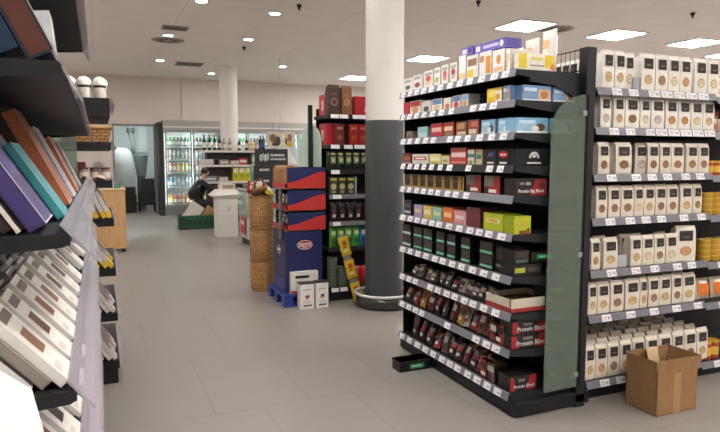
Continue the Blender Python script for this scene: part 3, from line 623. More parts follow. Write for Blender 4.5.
rows = [
    (0, 5.54, .235, [(46, 108, 0), (112, 170, 0), (172, 212, 4, -.35), (256, 331, 0), (334, 402, 1), (404, 466, 4), (468, 530, 2), (546, 616, 4), (619, 682, 4)], ''),
    (1, 5.54, .205, [(42, 100, 6), (115, 174, 2), (177, 255, 3), (260, 315, 4), (320, 392, 6), (398, 466, 5), (469, 536, 5), (539, 602, 4), (604, 667, 0)], ''),
    (2, 5.54, .20, [(38, 102, 3), (135, 224, 3), (252, 310, 6, -.5), (312, 374, 3), (380, 440, 1), (442, 512, 1), (524, 590, 1), (592, 650, 1)], ''),
    (3, 5.54, .20, [(36, 98, 3), (105, 170, 1), (175, 245, 1), (248, 299, 4), (302, 362, 0), (365, 426, 3), (429, 492, 1), (503, 570, 0), (573, 622, 1)], ''),
    (4, 5.54, .20, [(20, 70, 5), (88, 168, 0), (240, 303, 0), (305, 369, 4), (372, 432, 1), (435, 500, 4)], ''),
    (5, 5.54, .205, [(12, 60, 0), (63, 132, 0), (138, 212, 1), (220, 300, 0), (303, 343, 2), (350, 410, 1), (412, 476, 0), (482, 538, 3), (540, 612, 0)], ''),
    (6, 4.8, .225, [(5, 55, 0), (58, 115, 2), (117, 175, 1), (178, 236, 0), (239, 300, 1), (304, 366, 1), (368, 430, 0), (434, 490, 1), (492, 550, 3), (553, 606, 0)], '')]
for row, s, h, packs, _ in rows:
    for k, p in enumerate(packs):
        pasta_bag(row, Z(p[0], s), Z(p[1], s), h, p[2], k, dy=.03 if len(p) > 3 else 0., turn=p[3] if len(p) > 3 else 0., body='#e9e5dd' if row < 2 else '#dcd3c4')  # paper colour darker on the lower rows, shading painted in
    nb = {3: 1, 4: 1, 5: 2, 6: 4, 2: 1}.get(row, 0)
    for r in range(nb):
        for k, p in enumerate(packs):
            if row in (2, 3, 4) and (k * 7 + row) % 4 == 0: continue
            j = ((k * 13 + r * 5 + row) % 7 - 3) * .7
            y = .085 * (r + 1) + (.012 if row == 6 else .004)
            # same place along the shelf in metres as the front bag
            u = 360 + F * math.tan(math.atan2((xat(Z(p[0], s), PY + .035) + xat(Z(p[1], s), PY + .035)) / 2 + j * .003, PY + .035 + y) - YAW)
            xw = (xat(Z(p[1], s), PY + .035) - xat(Z(p[0], s), PY + .035)); y_ = PY + .035 + y
            uu0 = 360 + F * math.tan(math.atan2(xat(u, y_) - xw * .47, y_) - YAW); uu1 = 360 + F * math.tan(math.atan2(xat(u, y_) + xw * .47, y_) - YAW)
            pasta_bag(row, uu0, uu1, h, p[2], k, dy=y, rank=', row %s behind' % ['two', 'three', 'four', 'five'][r], body='#e9e5dd' if row < 2 else '#dcd3c4')  # rear bags carry the same painted row shading
# tall bag standing forward on the fifth shelf, clear tray gaps
pasta_bag(4, Z(500, 5.54), Z(590, 5.54), .245, 2, 7, prefix='tall plain white', turn=-.25)
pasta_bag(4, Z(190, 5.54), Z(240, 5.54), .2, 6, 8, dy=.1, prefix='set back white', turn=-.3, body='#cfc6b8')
for row, za, zb, l in ((4, 170, 222, 'clear plastic divider box in the gap on the fifth pasta shelf'), (0, 216, 250, 'clear plastic divider box in the gap on the top pasta shelf')):
    y = PY + .04; xa, xb = xat(Z(za, 5.54), y), xat(Z(zb, 5.54), y); w = xb - xa; b = MB()
    for q in ((0, .003, 0, .1), (w - .003, w, 0, .1), (0, w, 0, .003), (0, w, .097, .1)): b.box(q[0], q[1], q[2], q[3], 0, .08, CELLO)
    o = b.build('divider_box'); o.location = (xa, y, PT[row] + .001); tag(o, l, 'divider')
# second bay stock at the picture edge
def pz(i): return PZ[i] - .018 + .045 + .001
X2 = PX1 + .06
for k in range(2): inst(bag_mesh(.09, .068, .14, '#e9e4da', '#d8cdb8', '#b98b52', '#d9b77a'), 'flour_bag', 'small white paper bag on the top shelf of second bay, %s from the bay joint' % ORD[k], 'bag', (X2 + .1 * k, PY + .04, pz(0)))
for k in range(2):
    inst(pouch_mesh(.1, .06, .1, '#cfc4b6', ((.2, .8, .3, .7, '#b3705a'),)), 'noodle_pack', 'pale noodle pack on second shelf of second bay, %s from the bay joint' % ORD[k], 'pack', (X2 + .11 * k, PY + .04, pz(1)))
    inst(carton_mesh(.11, .1, .05, '#a53a44', ((.1, .9, .2, .8, '#c98a8a'),)), 'soup_carton', 'red carton set behind the noodle packs, %s from the bay joint' % ORD[k], 'carton', (X2 + .12 * k, PY + .15, pz(1)), scale=(1, 1, 3.2))
jar_r = tin_mesh(.036, .1, '#a8431f', '#c9a03a', '#d9b04a'); tin_g = tin_mesh(.045, .038, '#b98d2a', '#d4b356')
for k in range(3):
    inst(jar_r, 'sauce_jar', 'red sauce jar with gold lid on third shelf, %s from the bay joint' % ORD[k], 'jar', (X2 - .01 + .08 * k, PY + .08, pz(2)))
    inst(jar_r, 'sauce_jar', 'red and yellow sauce jar on the lowest shelf, %s from the bay joint' % ORD[k], 'jar', (X2 - .01 + .08 * k, PY + .08, pz(6)), scale=(1.1, 1.1, 1.3))
for row, n in ((3, 4), (4, 4)):
    for k in range(3):
        for q in range(n):
            inst(tin_g, 'tin', 'flat gold tin, stack %s from the bay joint, %s up, %s shelf' % (ORD[k], ORD[q], ('fourth', 'fifth')[row - 3]), 'tin', (X2 + .003 + .095 * k, PY + .085, pz(row) + q * .0385), group='flat gold tins in stacks')
for k in range(2): inst(pouch_mesh(.15, .07, .15, '#c9b6a4', ((.1, .9, .2, .75, '#d9772c'), (.2, .7, .75, .9, '#e8e0d6'))), 'orange_pack', 'clear pack of orange snacks on the sixth shelf, %s from the bay joint' % ORD[k], 'pack', (X2 + .03 + .16 * k, PY + .06, pz(5) + .012), (-.15, 0, 0))

# far side of the double gondola, seen over the wire guard
t = empty('gondola_far_side', 'far side of the double gondola behind the chocolate rack wire', 'shelf rack', (2.79, 3.4, 0))
L = Matrix.Translation((-2.79, -3.4, 0))
part('panel', lambda b: b.box(2.79, 4.8, 3.40, 3.42, .05, 2.1, DARK), parent=t, loc=L)
for z in (.1, .5, .8, 1.13, 1.45, 1.72, 1.97): part('shelf', lambda b: b.box(2.79, 4.8, 3.42, 3.9, z - .03, z, DARK), parent=t, loc=L)
mb = bag_mesh(.085, .068, .2, '#e9e5dd', '#2c2522', '#b98b52', '#d9b77a')
for k in range(9): inst(mb, 'pasta_bag', 'white pasta bag seen end-on through the wire guard, %s from the dark post' % ORD[k], 'pasta bag', (2.83 + .0 * k, 3.02 + .0 * k + .073 * k if k < 4 else 3.46 + .085 * (k - 4), 1.978 if k < 4 else 1.971), (0, 0, -PI / 2), 'pasta bags behind the wire guard')

# cardboard box on the floor
PLC = [Vector((3.0, 2.73, 0)), Vector((3.03, 2.515, 0)), Vector((3.37, 2.53, 0))]
bx = empty('cardboard_box', 'open brown cardboard box on the floor in front of the pasta rack', 'box', (3.19, 2.635, 0), rz=-.02)
w, d, h = .335, .235, .25
b = MB()
for q in ((-w / 2, w / 2, -d / 2, -d / 2 + .006), (-w / 2, w / 2, d / 2 - .006, d / 2), (-w / 2, -w / 2 + .006, -d / 2, d / 2), (w / 2 - .006, w / 2, -d / 2, d / 2)): b.box(q[0], q[1], q[2], q[3], 0, h, CARD)
b.box(-w / 2, w / 2, -d / 2, d / 2, 0, .006, CARDIN); b.box(-.03, .03, -d / 2 - .0007, -d / 2, 0, h, M('#a58258', .5))
b.build('body', bx)
def flap(name, pts, th=.005):
    b = MB(); V = [Vector(p) for p in pts]; nn = (V[1] - V[0]).cross(V[2] - V[0]).normalized() * -th
    b.add([tuple(p) for p in V] + [tuple(p + nn) for p in V], [(0, 1, 2, 3), (7, 6, 5, 4), (0, 4, 5, 1), (1, 5, 6, 2), (2, 6, 7, 3), (3, 7, 4, 0)], CARD); b.build(name, bx)
flap('flap', [(-w / 2, -d / 2, h + .001), (w / 2, -d / 2, h + .001), (w / 2 + .022, -d / 2 - .008, h + .092), (-w / 2 + .002, -d / 2 - .006, h + .09)])
flap('flap', [(w / 2, -d / 2 + .006, h + .001), (w / 2, d / 2, h + .001), (w / 2 + .03, d / 2 + .004, h + .085), (w / 2 + .024, -d / 2 + .002, h + .09)])
flap('flap', [(-w / 2, d / 2, h + .001), (-w / 2, -d / 2 + .006, h + .001), (-w / 2 - .006, -d / 2 + .006, h + .088), (-w / 2 - .01, d / 2, h + .082)])
flap('flap', [(w / 2, d / 2, h + .001), (-w / 2, d / 2, h + .001), (-w / 2 - .004, d / 2 + .01, h + .083), (w / 2 + .02, d / 2 + .012, h + .086)])
o = inst(pouch_mesh(.14, .05, .16, '#c9b08a', ()), 'paper_packing', 'crumpled tan packing paper sticking out of the cardboard box', 'paper', (3.20, 2.665, .2), (-.25, .15, .2))

# ------------------------------------------------------------------ left-hand chocolate shelves (near unit) 
LX0, LXF, LY0, LY1 = -.62, -.048, 1.1, 4.1
LZ = [1.705, 1.425, 1.158, .9, .62, .33]
unit = empty('wall_shelf_unit', 'dark shelf unit of leaning chocolate boxes beside the viewer, clear price strips', 'shelf rack', (LX0, LY0, 0))
L = Matrix.Translation((-LX0, -LY0, 0))
part('back_panel', lambda b: b.box(LX0 - .02, LX0, LY0 - .2, LY1, 0, 2.2, BLACK), parent=unit, loc=L)
part('base', lambda b: b.box(LX0, LXF - .06, LY0, LY1, 0, .1, BLACK), parent=unit, loc=L)
for k in range(3): part('upright', lambda b: b.box(LX0, LX0 + .05, LY0 + .95 + k, LY0 + 1. + k, .1, 2.2, DARK), parent=unit, loc=L)
for i, z in enumerate(LZ + [2.08]):
    y0 = LY0 if i < 3 else (LY0 - .3 if i < 6 else 2.0)
    y1 = LY1 if i < 6 else 3.3
    s = part('shelf', lambda b: (b.prism([(LX0, z), (LXF - .005, z), (LXF, z - .006), (LXF, z - .016), (LXF - .01, z - .022), (LX0, z - .062)], 'y', y0, y0 + .006, DARK),
        b.box(LX0, LXF, y0 + .006, y1, z - .02, z, DARK), b.prism([(LX0, z - .02), (LXF - .02, z - .02), (LX0, z - .06)], 'y', y1 - .006, y1, DARK)), parent=unit, loc=L)
    lipd = .078 if i in (0, 6) else .05
    part('price_strip', lambda b: b.prism([(LXF - .014, z + .016), (LXF - .011, z + .018), (LXF + .03, z + .018 - lipd), (LXF + .027, z + .015 - lipd)], 'y', y0 + .001, y1, FILM), parent=s, loc=L)
W_R = PI / 2
def lean_mesh(w, t, h, side, face, rim='#d8d2cc', marks=(), seal=None):
    """flat gift box standing on its long edge: dark sides, printed face with a pale border"""
    b = MB(); sm = M(side, .4)
    b.box(-w / 2, w / 2, .0012, t, 0, h, sm); b.box(-w / 2, w / 2, 0, .0012, 0, h, M(rim, .4))
    b.patch(-w / 2 + .003, w / 2 - .003, .003, h - .003, M(face, .35), -.0004)
    for (x0, x1, z0, z1, c) in marks: b.patch(-w / 2 + x0 * w, -w / 2 + x1 * w, z0 * h, z1 * h, M(c, .4), -.0008)
    # printed edge panel facing along the aisle
    b.poly([(-w / 2 - .0006, t * .12, h * .02), (-w / 2 - .0006, t * .88, h * .02), (-w / 2 - .0006, t * .88, h * .98), (-w / 2 - .0006, t * .12, h * .98)][::-1], M(face, .35))
    return b.mesh('gift_box')
def lean(me, name, label, i, y, x, th, w, cat='chocolate box', group=None, dz=0.):
    return inst(me, name, label, cat, (x, y + w / 2, LZ[i] + .002 + dz + 0.0), (-th, 0, W_R), group)
def stack_lean(i, y, w, specs, x0, th, group=None):
    """boxes leaning one behind the other; the first stands at the front edge x0; (t, h, side, face, rim, name, label, marks)"""
    x = x0; tp = None
    for (t, h, side, face, rim, name, label, marks) in specs:
        if tp: x -= tp / math.cos(th) + .003 + max(0, t - tp) * math.sin(th) ** 2 / math.cos(th)
        tp = t
        me = lean_mesh(w, t, h, side, face, rim, marks)
        lean(me, name, label, i, y, x, th, w, group=group, dz=t * math.sin(th))
# top visible shelf
stack_lean(0, 1.13, .16, [(.044, .23, '#14283e', '#5c3328', '#cfc8c4', 'gift_box', 'brown chocolate gift box with pale border leaning in front on the top shelf', ((.3, .7, .3, .8, '#7d5542'),)),
                          (.05, .24, '#16304a', '#17324c', '#2a4a66', 'gift_box', 'dark blue thick gift box between the two brown gift boxes', ()),
                          (.032, .23, '#14283e', '#563027', '#cfc8c4', 'gift_box', 'brown chocolate gift box with pale specks, rearmost beside the dark blue one', ((.2, .8, .1, .4, '#8a6a5c'),))], -.058, .44)
stack_lean(0, 1.66, .1, [(.05, .19, '#c6c9cc', '#cdd2d6', '#e6e6e6', 'praline_box', 'silver white praline box standing beyond the brown boxes on top shelf', ((.2, .8, .3, .7, '#aab4bc'),))], -.075, .1)
for k, (y, x, s_) in enumerate(((1.95, -.065, 1.), (2.12, -.05, .8), (2.3, -.06, .9))):
    inst(pouch_mesh(.11, .05, .12, '#e0dad2', ((.2, .8, .3, .7, '#c9bba8'),)), 'truffle_bag', 'white truffle bag, %s beyond the silver box on the top shelf' % ORD[k], 'bag', (x, y, LZ[0] + .002), (-.1, 0, W_R), None, (s_, 1, s_))
for k, y in enumerate((2.1, 2.45, 2.8)):
    b = MB(); b.box(-.16, .16, 0, .3, 0, .24, M('#232226', .5)); b.box(-.162, .162, -.002, .302, .2, .242, M('#2d2c31', .5))
    o = b.build('black_carton'); o.location = (LXF - .03, y + .1, 2.084); o.rotation_euler = (0, 0, W_R); tag(o, 'black storage carton on the highest board of the near shelf unit, %s along' % ORD[k], 'carton', 'black cartons on the highest board')
# second shelf
stack_lean(1, 1.12, .15, [(.03, .225, '#3a2f5c', '#463a78', '#cfc6da', 'gift_box', 'purple chocolate gift box leaning at the front of the second shelf end', ((.2, .8, .4, .7, '#6a5ea0'),)),
                          (.007, .22, '#e0d9d2', '#e6e0da', '#e6e0da', 'card', 'thin white card leaning behind the purple gift box', ()),
                          (.014, .2, '#231a1e', '#2a1f24', '#30262a', 'gift_box', 'slim black chocolate box between white card and burgundy box', ()),
                          (.036, .2, '#7a1f3c', '#8e2446', '#a84a66', 'gift_box', 'burgundy chocolate gift box leaning at the back of the second shelf end', ())], -.082, .55)
stack_lean(1, 1.34, .14, [(.016, .17, '#2f8f9c', '#46a3ae', '#b7d3d6', 'gift_box', 'teal chocolate box wrapped in film beside the purple gift box', ()), (.03, .23, '#9a98a4', '#b4b2bc', '#d8d6dc', 'gift_box', 'silver film wrapped chocolate box behind the teal one', ((.1, .9, .1, .9, '#8f8da0'),))], -.064, .55)
stack_lean(1, 1.62, .16, [(.03, .25, '#9c5a3c', '#b56a48', '#d9b49c', 'gift_box', 'copper coloured gift box leaning on the second shelf', ((.1, .9, .1, .9, '#a85f40'),)), (.05, .27, '#2a1c1c', '#33211f', '#44302c', 'gift_box', 'very dark brown tall box behind the copper gift box', ())], -.066, .45)
stack_lean(1, 1.92, .16, [(.03, .22, '#a8a4ac', '#bcb8bf', '#dedbe0', 'gift_box', 'silver gift box leaning beyond the copper one', ((.1, .9, .2, .8, '#9d99a4'),)), (.03, .24, '#3a2822', '#44302a', '#5a463c', 'gift_box', 'dark brown gift box behind the far silver one', ())], -.066, .45)
stack_lean(1, 2.25, .16, [(.03, .2, '#a86a50', '#b87658', '#d9b8a4', 'gift_box', 'paler copper gift box, farther along the second shelf', ()),], -.066, .42)
stack_lean(1, 2.6, .16, [(.03, .19, '#8f8a90', '#a6a1a8', '#c9c5cc', 'gift_box', 'grey gift box near the far end of the second shelf', ()),], -.066, .42)
# third shelf: many slim bars leaning in ranks
rl = random.Random(5)
FACE = [('#8d857e', '#b9b1a8', '#5a3a2c'), ('#a49c94', '#cfc8c0', '#7c4a34'), ('#77706a', '#938b84', '#3c3836'), ('#b4ada5', '#dcd6cf', '#8a5f46')]
def rank(i, y, n, x0, th, w, hh, label, tmin=.011, tmax=.02, group=None):
    x = x0; tp = None
    for k in range(n):
        side, face, spot = FACE[(k * 3 + int(y * 10)) % 4]; t = tmin + (tmax - tmin) * ((k * 5 + int(y * 20)) % 4) / 3
        if tp: x -= tp / math.cos(th) + .002 + max(0, t - tp) * math.sin(th) ** 2 / math.cos(th)
        tp = t
        white = k % 2 == 0
        me = lean_mesh(w, t, hh * (1 - .02 * (k % 3)), '#d9d5cf' if white else side, '#e2dfda' if white else face, '#e6e3de', ((.25, .75, .35, .65, spot), (.1, .9, .8, .92, '#6d655e'), (.1, .5, .1, .2, '#cfc8c0')))
        lean(me, 'chocolate_bar', '%s chocolate bar, %s from the front, %s' % ('white edged' if white else 'greyish', ORD[k], label), i, y, x, th, w, cat='chocolate bar', group=group, dz=t * math.sin(th))
G3 = 'slim chocolate bars leaning on the near shelves'
for k, y in enumerate((1.12, 1.25, 1.38, 1.52, 1.68, 1.85, 2.05, 2.3, 2.6)):
    rank(2, y, 7 if k < 3 else 4, -.06, .72, .1, .17, '%s rank of third shelf' % ORD[k], group=G3)
for k, y in enumerate((1.3, 1.45, 1.62, 1.85, 2.1)):
    rank(3, y, 5 if k < 3 else 3, -.06, .7, .11, .16, '%s rank of fourth shelf' % ORD[k], group=G3)
ob = MB(); ob.lathe([(.0, 0), (.035, .004), (.042, .02), (.035, .036), (0, .04)], M('#a8532c', .4), 16, caps=False)
# white plastic bag lying in front on the fourth shelf end
b = MB(); wm = M('#ece9e6', .35, bump=.4, scale=14); n = 14; vs = []
rb = random.Random(9)
prof = [(0, .06), (.03, .105), (.12, .115), (.2, .1), (.25, .08), (.285, .03), (.29, .005)]
for z, r in prof: vs += [((r * (1 + .13 * math.sin(3 * a + z * 30)) + rb.uniform(-.006, .006)) * math.cos(a), (r * .7 * (1 + .13 * math.cos(4 * a))) * math.sin(a), z) for a in [2 * PI * i / n for i in range(n)]]
b.add(vs, [tuple(range(n))[::-1]] + [(r * n + i, r * n + (i + 1) % n, (r + 1) * n + (i + 1) % n, (r + 1) * n + i) for r in range(len(prof) - 1) for i in range(n)] + [tuple(range((len(prof) - 1) * n, len(prof) * n))], wm, True)
o = b.build('plastic_bag'); o.location = (-.19, .975, LZ[3] + .002); o.scale = (1, 1, 1.25); tag(o, 'bright white plastic bag on the fourth shelf at the front end', 'bag')
for k, (y, c, l) in enumerate(((1.12, '#d9822c', 'orange chocolate box leaning beside the white plastic bag'), (1.22, '#3b62b0', 'blue and white chocolate box behind the orange one'))):
    w = .09; me = lean_mesh(w, .02, .15, '#dcd8d4', c, '#ece8e4', ((.2, .8, .3, .6, '#d9c8b8'),)); lean(me, 'chocolate_box', l, 3, y, -.07 + .02 * k, .75, w, dz=.014)

# ------------------------------------------------------------------ far shelf unit on the same side
FX0, FXF, FY0, FY1 = -.5, .085, 4.4, 5.45
FZ = [1.945, 1.655, 1.4, 1.14, .80, .488, .155]
unit2 = empty('wall_shelf_unit', 'farther dark shelf unit with wicker basket, jars and leaning chocolate bars', 'shelf rack', (FX0, FY0, 0))
L = Matrix.Translation((-FX0, -FY0, 0))
part('back_panel', lambda b: b.box(FX0 - .02, FX0, FY0, FY1, 0, 2.1, BLACK), parent=unit2, loc=L)
part('glass_panel', lambda b: b.box(FX0, -.125, FY0 - .012, FY0 - .006, .1, 1.78, TEALGLASS), parent=unit2, loc=L)
part('base', lambda b: b.box(FX0, FXF - .01, FY0, FY1, 0, .1, BLACK), parent=unit2, loc=L)
for i, z in enumerate(FZ):
    s = part('shelf', lambda b: (b.box(FX0, FXF, FY0, FY1, z - (.12 if i == 0 else .05), z, BLACK)), parent=unit2, loc=L)
    part('price_strip', lambda b: b.prism([(FXF + .002, z + .012), (FXF + .006, z + .012), (FXF + .036, z - .045), (FXF + .032, z - .047)], 'y', FY0 + .002, FY1, FILM), parent=s, loc=L)
def on_far(i, me, name, label, cat, x, y, rot=(0, 0, W_R), dz=0., group=None): return inst(me, name, label, cat, (x, y, FZ[i] + .0015 + dz), rot, group)
pk = []
for k, (x, y) in enumerate(((-.065, 4.48), (.03, 4.48), (-.16, 4.5), (.03, 4.7))):
    t = empty('coffee_jar', 'white coffee jar wrapped in pale paper, %s on the far unit top board' % ORD[k], 'jar', (x, y, FZ[0] + .001), group='wrapped jars on the top board')
    b = MB(); b.lathe([(.036, 0), (.038, .005), (.038, .07)], M('#ddd8d2', .5), 14); b.build('body', t)
    b = MB(); b.lathe([(.04, .07), (.042, .085), (.026, .115)], M('#4a3f3c', .5), 8, smooth=False); b.build('lid', t)
    b = MB(); b.lathe([(.047, .085), (.05, .11), (.03, .135), (.008, .145)], M('#e4dfd8', .6, bump=.3), 9, caps=False); b.build('paper_wrap', t)
# wicker basket tray
def wicker(b, prof, n, c=(0, 0)): b.lathe(prof, weave_mat(), n, c, True, False, True)
t = empty('wicker_tray', 'shallow wicker basket tray on the second board of the far shelf unit', 'basket', (-.07, 4.62, FZ[1] + .001))
b = MB(); b.box(-.14, .14, -.2, .2, 0, .01, M('#8a6434', .7)); b.build('bottom', t)
b = MB()
wv = weave_mat()
def wall_uv(b, p0, p1, z0, z1, out):
    f0 = len(b.f); ln = math.dist(p0, p1)
    b.add([(p0[0], p0[1], z0), (p1[0], p1[1], z0), (p1[0] + out[1][0], p1[1] + out[1][1], z1), (p0[0] + out[0][0], p0[1] + out[0][1], z1)], [(0, 1, 2, 3)], wv)
    b.uv[f0] = [(0, z0), (ln, z0), (ln, z1), (0, z1)]
cs = [(-.14, -.2), (.14, -.2), (.14, .2), (-.14, .2)]; ou = [(-.02, -.02), (.02, -.02), (.02, .02), (-.02, .02)]
for k in range(4): wall_uv(b, cs[k], cs[(k + 1) % 4], 0, .095, (ou[k], ou[(k + 1) % 4]))
b.build('wicker_side', t)
b = MB(); b.tube([(c[0] + o_[0], c[1] + o_[1], .097) for c, o_ in zip(cs, ou)], .01, M('#b08550', .6, bump=.4), 8, closed=True); b.build('rim', t)
for k, (x, y, c) in enumerate(((-.1, 4.5, '#b9a89a'), (0, 4.5, '#d9cfc6'), (.03, 4.62, '#a4485a'), (-.05, 4.66, '#c9c2ba'))):
    o = inst(pouch_mesh(.13, .035, .1, c, ((.2, .8, .3, .6, '#e6dfd6'),)), 'sweet_bag', 'clear bag of sweets in the wicker tray, %s of four' % ORD[k], 'bag', (x, y, FZ[1] + .065), (-1.0, .3 * (k - 1.5), .4 * k), 'bags of sweets in the wicker tray')
jm = tin_mesh(.03, .085, '#8f8580', '#5a3833', '#cfc6bd'); jm2 = tin_mesh(.03, .085, '#6e5048', '#4a3a36', '#b9aca4')
for k in range(10):
    r_, c_ = divmod(k, 5)
    on_far(2, (jm, jm2)[k % 2], 'spread_jar', 'small spread jar with brown lid, %s from the shelf edge, %s row' % (ORD[c_], ('front', 'second')[r_]), 'jar', .045 - .068 * c_, 4.45 + .075 * r_, group='small spread jars on the third board')
for k in range(4): on_far(2, carton_mesh(.1, .06, .12, ('#d9d4cd', '#b5525a', '#cfc9c0', '#a8a29a')[k], ((.2, .8, .3, .7, '#8a6a60'),)), 'truffle_carton', '%s truffle carton behind the small jars on the third board' % ('white', 'red', 'cream', 'grey')[k], 'carton', .03 - .11 * k, 4.68)
for k in range(3): on_far(2, pouch_mesh(.09, .03, .06, '#cdb9a4', ()), 'biscuit_pack', 'small pale biscuit pack lying before the jars, %s from the edge' % ORD[k], 'pack', .05 - .09 * k, 4.43, (-1.2, 0, W_R + .3 * k), dz=.02)
def far_rank(i, y, n, x0, th, yellow, h, tag_):
    x = x0
    for k in range(n):
        w = .1; b = MB(); t = .026
        b.box(-w / 2, w / 2, 0, t, 0, h, M('#cbc5be', .45)); 
        if yellow: b.box(-w / 2 - .0008, w / 2 + .0008, -.0008, t + .0004, .001, h * .24, M('#d9b230', .45))
        b.patch(-w * .4, w * .4, h * .35, h * .9, M('#8f8780', .4)); b.patch(-w * .3, w * .3, h * .45, h * .6, M('#6a4a38', .4), -.0012)
        o = b.build('chocolate_bar'); o.location = (x, y, FZ[i] + .002 + t * math.sin(th)); o.rotation_euler = (-th, 0, W_R)
        tag(o, '%s bar on the far unit, %s from the edge, %s' % ('yellow footed white' if yellow else 'plain white', ORD[k], tag_), 'chocolate bar', 'chocolate bars leaning on the far unit')
        x -= t / math.cos(th) + .004 + (.014 if k % 2 else 0)
for i, yl, h, th in ((3, True, .2, .42), (4, True, .21, .62), (5, False, .19, .6), (6, False, .19, .6)):
    for r in range(4): far_rank(i, 4.47 + .13 * r, 4 if r == 0 else 2, FXF - .012 - (.012 if r % 2 else 0), th, yl and r % 2 == 0 or (i == 4 and r < 2), h, '%s rank, %s board' % (ORD[r], ('fourth', 'fifth', 'sixth', 'lowest')[i - 3]))

# ------------------------------------------------------------------ middle gondola with coffee, behind the big column
GX0, GX1, GYF, GYB = 2.25, 3.3, 6.05, 6.53
GZ = [1.965, 1.645, 1.378, 1.112, .82, .54, .1]; GT = [z + .045 for z in GZ]
mid = empty('coffee_rack', 'dark shelf rack of coffee and cat-free groceries behind the big column', 'shelf rack', (GX0, GYF, 0))
mid['label'] = 'dark shelf rack of coffee packs and green bags behind the big column'
L = Matrix.Translation((-GX0, -GYF, 0))
part('back_panel', lambda b: b.box(GX0 + .03, GX1, GYB, GYB + .02, 0, 2.1, BLACK), parent=mid, loc=L)
part('upright', lambda b: b.box(GX0 - .062, GX0 - .018, GYB + .0, GYB + .04, 0, 2.14, DARK), parent=mid, loc=L)
part('base', lambda b: b.box(GX0 + .02, GX1, GYF + .03, GYB, 0, .1, BLACK), parent=mid, loc=L)
gp = []
for k in range(11): gp.append((6.6 + .2 - .2 * math.cos(PI / 2 * k / 10), 1.72 + .19 * math.sin(PI / 2 * k / 10)))
part('glass_panel', lambda b: b.prism([(6.98, .12), (6.3, .12)] + [(6.27, 1.7)] + [(6.27 + .28 - .28 * math.cos(PI / 2 * k / 8), 1.7 + .21 * math.sin(PI / 2 * k / 8)) for k in range(9)] + [(6.98 - .28 + .28 * math.sin(PI / 2 * k / 8), 1.7 + .21 * math.cos(PI / 2 * k / 8)) for k in range(9)], 'x', GX0 - .014, GX0 - .006, SEE('mint_glass', '#cdeedb', .12, .25)), parent=mid, loc=L)
rg = random.Random(11)
for i, z in enumerate(GZ):
    s = part('shelf', lambda b: (b.box(GX0, GX1, GYF + .012, GYB, GT[i] - .035, GT[i], DARK)), parent=mid, loc=L)
    part('price_rail', lambda b: b.prism([(GYF + p[0], z + p[1]) for p in rail_profile(z)], 'x', GX0, GX1, RAIL if i in (3, 4) else BLACK), parent=s, loc=L)
    spans = {0: [(.0, .09), (.1, .2), (.25, .5)], 1: [(0, .1), (.15, .25), (.27, .52)], 2: [(.0, .1)], 3: [(.02, .12)], 4: [(.02, .11)], 5: [(.1, .2)], 6: [(.0, .085), (.1, .19)]}[i]
    for a0, a1 in spans:
        part('price_tag', lambda b: b.poly([(GX0 + .02 + a0, GYF - .0075, z + .003), (GX0 + .02 + a1, GYF - .0075, z + .003), (GX0 + .02 + a1, GYF + .0055, z + .045), (GX0 + .02 + a0, GYF + .0055, z + .045)], TAG), parent=s, loc=L)
def on_mid(i, me, name, label, cat, x, y=GYF + .03, rot=(0, 0, 0), dz=0., group=None, sc_=None): return inst(me, name, label, cat, (x, y, GT[i] + .0012 + dz), rot, group, sc_)
def coffee_bag(w, h, body, a, c): 
    b = MB(); b.v = []
    me = bag_mesh(w, .1, h, body, a, c, a, lw=.3, lz=(.6, .7), wz=.42); return me
on_mid(0, coffee_bag(.13, .31, '#4a322c', '#6a3a30', '#b9a08a'), 'coffee_bag', 'tall dark brown coffee bag, middle of the three on top of the rack', 'coffee bag', xat(334.5, GYF + .03))
on_mid(0, coffee_bag(.115, .305, '#8a5a3c', '#a8754c', '#c9a27c'), 'coffee_bag', 'tall copper brown coffee bag next to the column on top of the rack', 'coffee bag', xat(347, GYF + .03))
on_mid(0, coffee_bag(.12, .31, '#5a2f2a', '#7a3f34', '#a07a64'), 'coffee_bag', 'reddish brown coffee bag set back behind the red box', 'coffee bag', 2.40, GYF + .28)
RED = ('#b8232c', ((.35, .6, .2, .7, '#e6d8d0'), (0, 1, .85, 1, '#a01c26')), '#b8232c')
b = MB(); b.box(-.11, .11, 0, .06, 0, .22, M('#bf2f38', .45)); b.patch(-.03, .02, .05, .16, M('#e3cfc8', .5)); 
o = b.build('coffee_carton'); o.location = (GX0 + .012, 6.28, GT[0] + .001); o.rotation_euler = W90; tag(o, 'red coffee carton facing the aisle at the top shelf end', 'carton')
o = inst(carton_mesh(.22, .1, .23, *RED), 'coffee_carton', 'red coffee carton facing the aisle one shelf lower', 'carton', (GX0 + .012, 6.28, GT[1] + .001), W90)
b = MB(); b.box(-.13, .13, 0, .1, 0, .2, M('#b3202a', .45))
for (x, z, r_, c) in ((.02, .08, .035, '#e8ddd8'), (.05, .12, .025, '#e8ddd8'), (.0, .05, .02, '#e8ddd8')): b.oval(x, z, r_, r_ * .8, M(c, .5))
o = b.build('coffee_carton'); o.location = (2.7, GYF + .05, GT[0] + .001); tag(o, 'red coffee carton with white cup picture half hidden by the column', 'carton')
for k, (x, w, c) in enumerate(((2.385, .1, '#6a2a24'), (2.545, .1, '#a32a26'), (2.655, .1, '#a32a26'), (2.765, .1, '#992823'))):
    on_mid(1, carton_mesh(w, .1, .22, c, (('o', .5, .35, .22, .1, '#c9722c'), ('o', .5, .35, .1, .05, '#2a1512'), (.2, .8, .75, .85, '#c98a5a')), '#7a1f1c'), 'espresso_carton', 'red espresso carton with an orange ring, %s from the rack end' % ORD[k], 'carton', x, group='red espresso cartons')
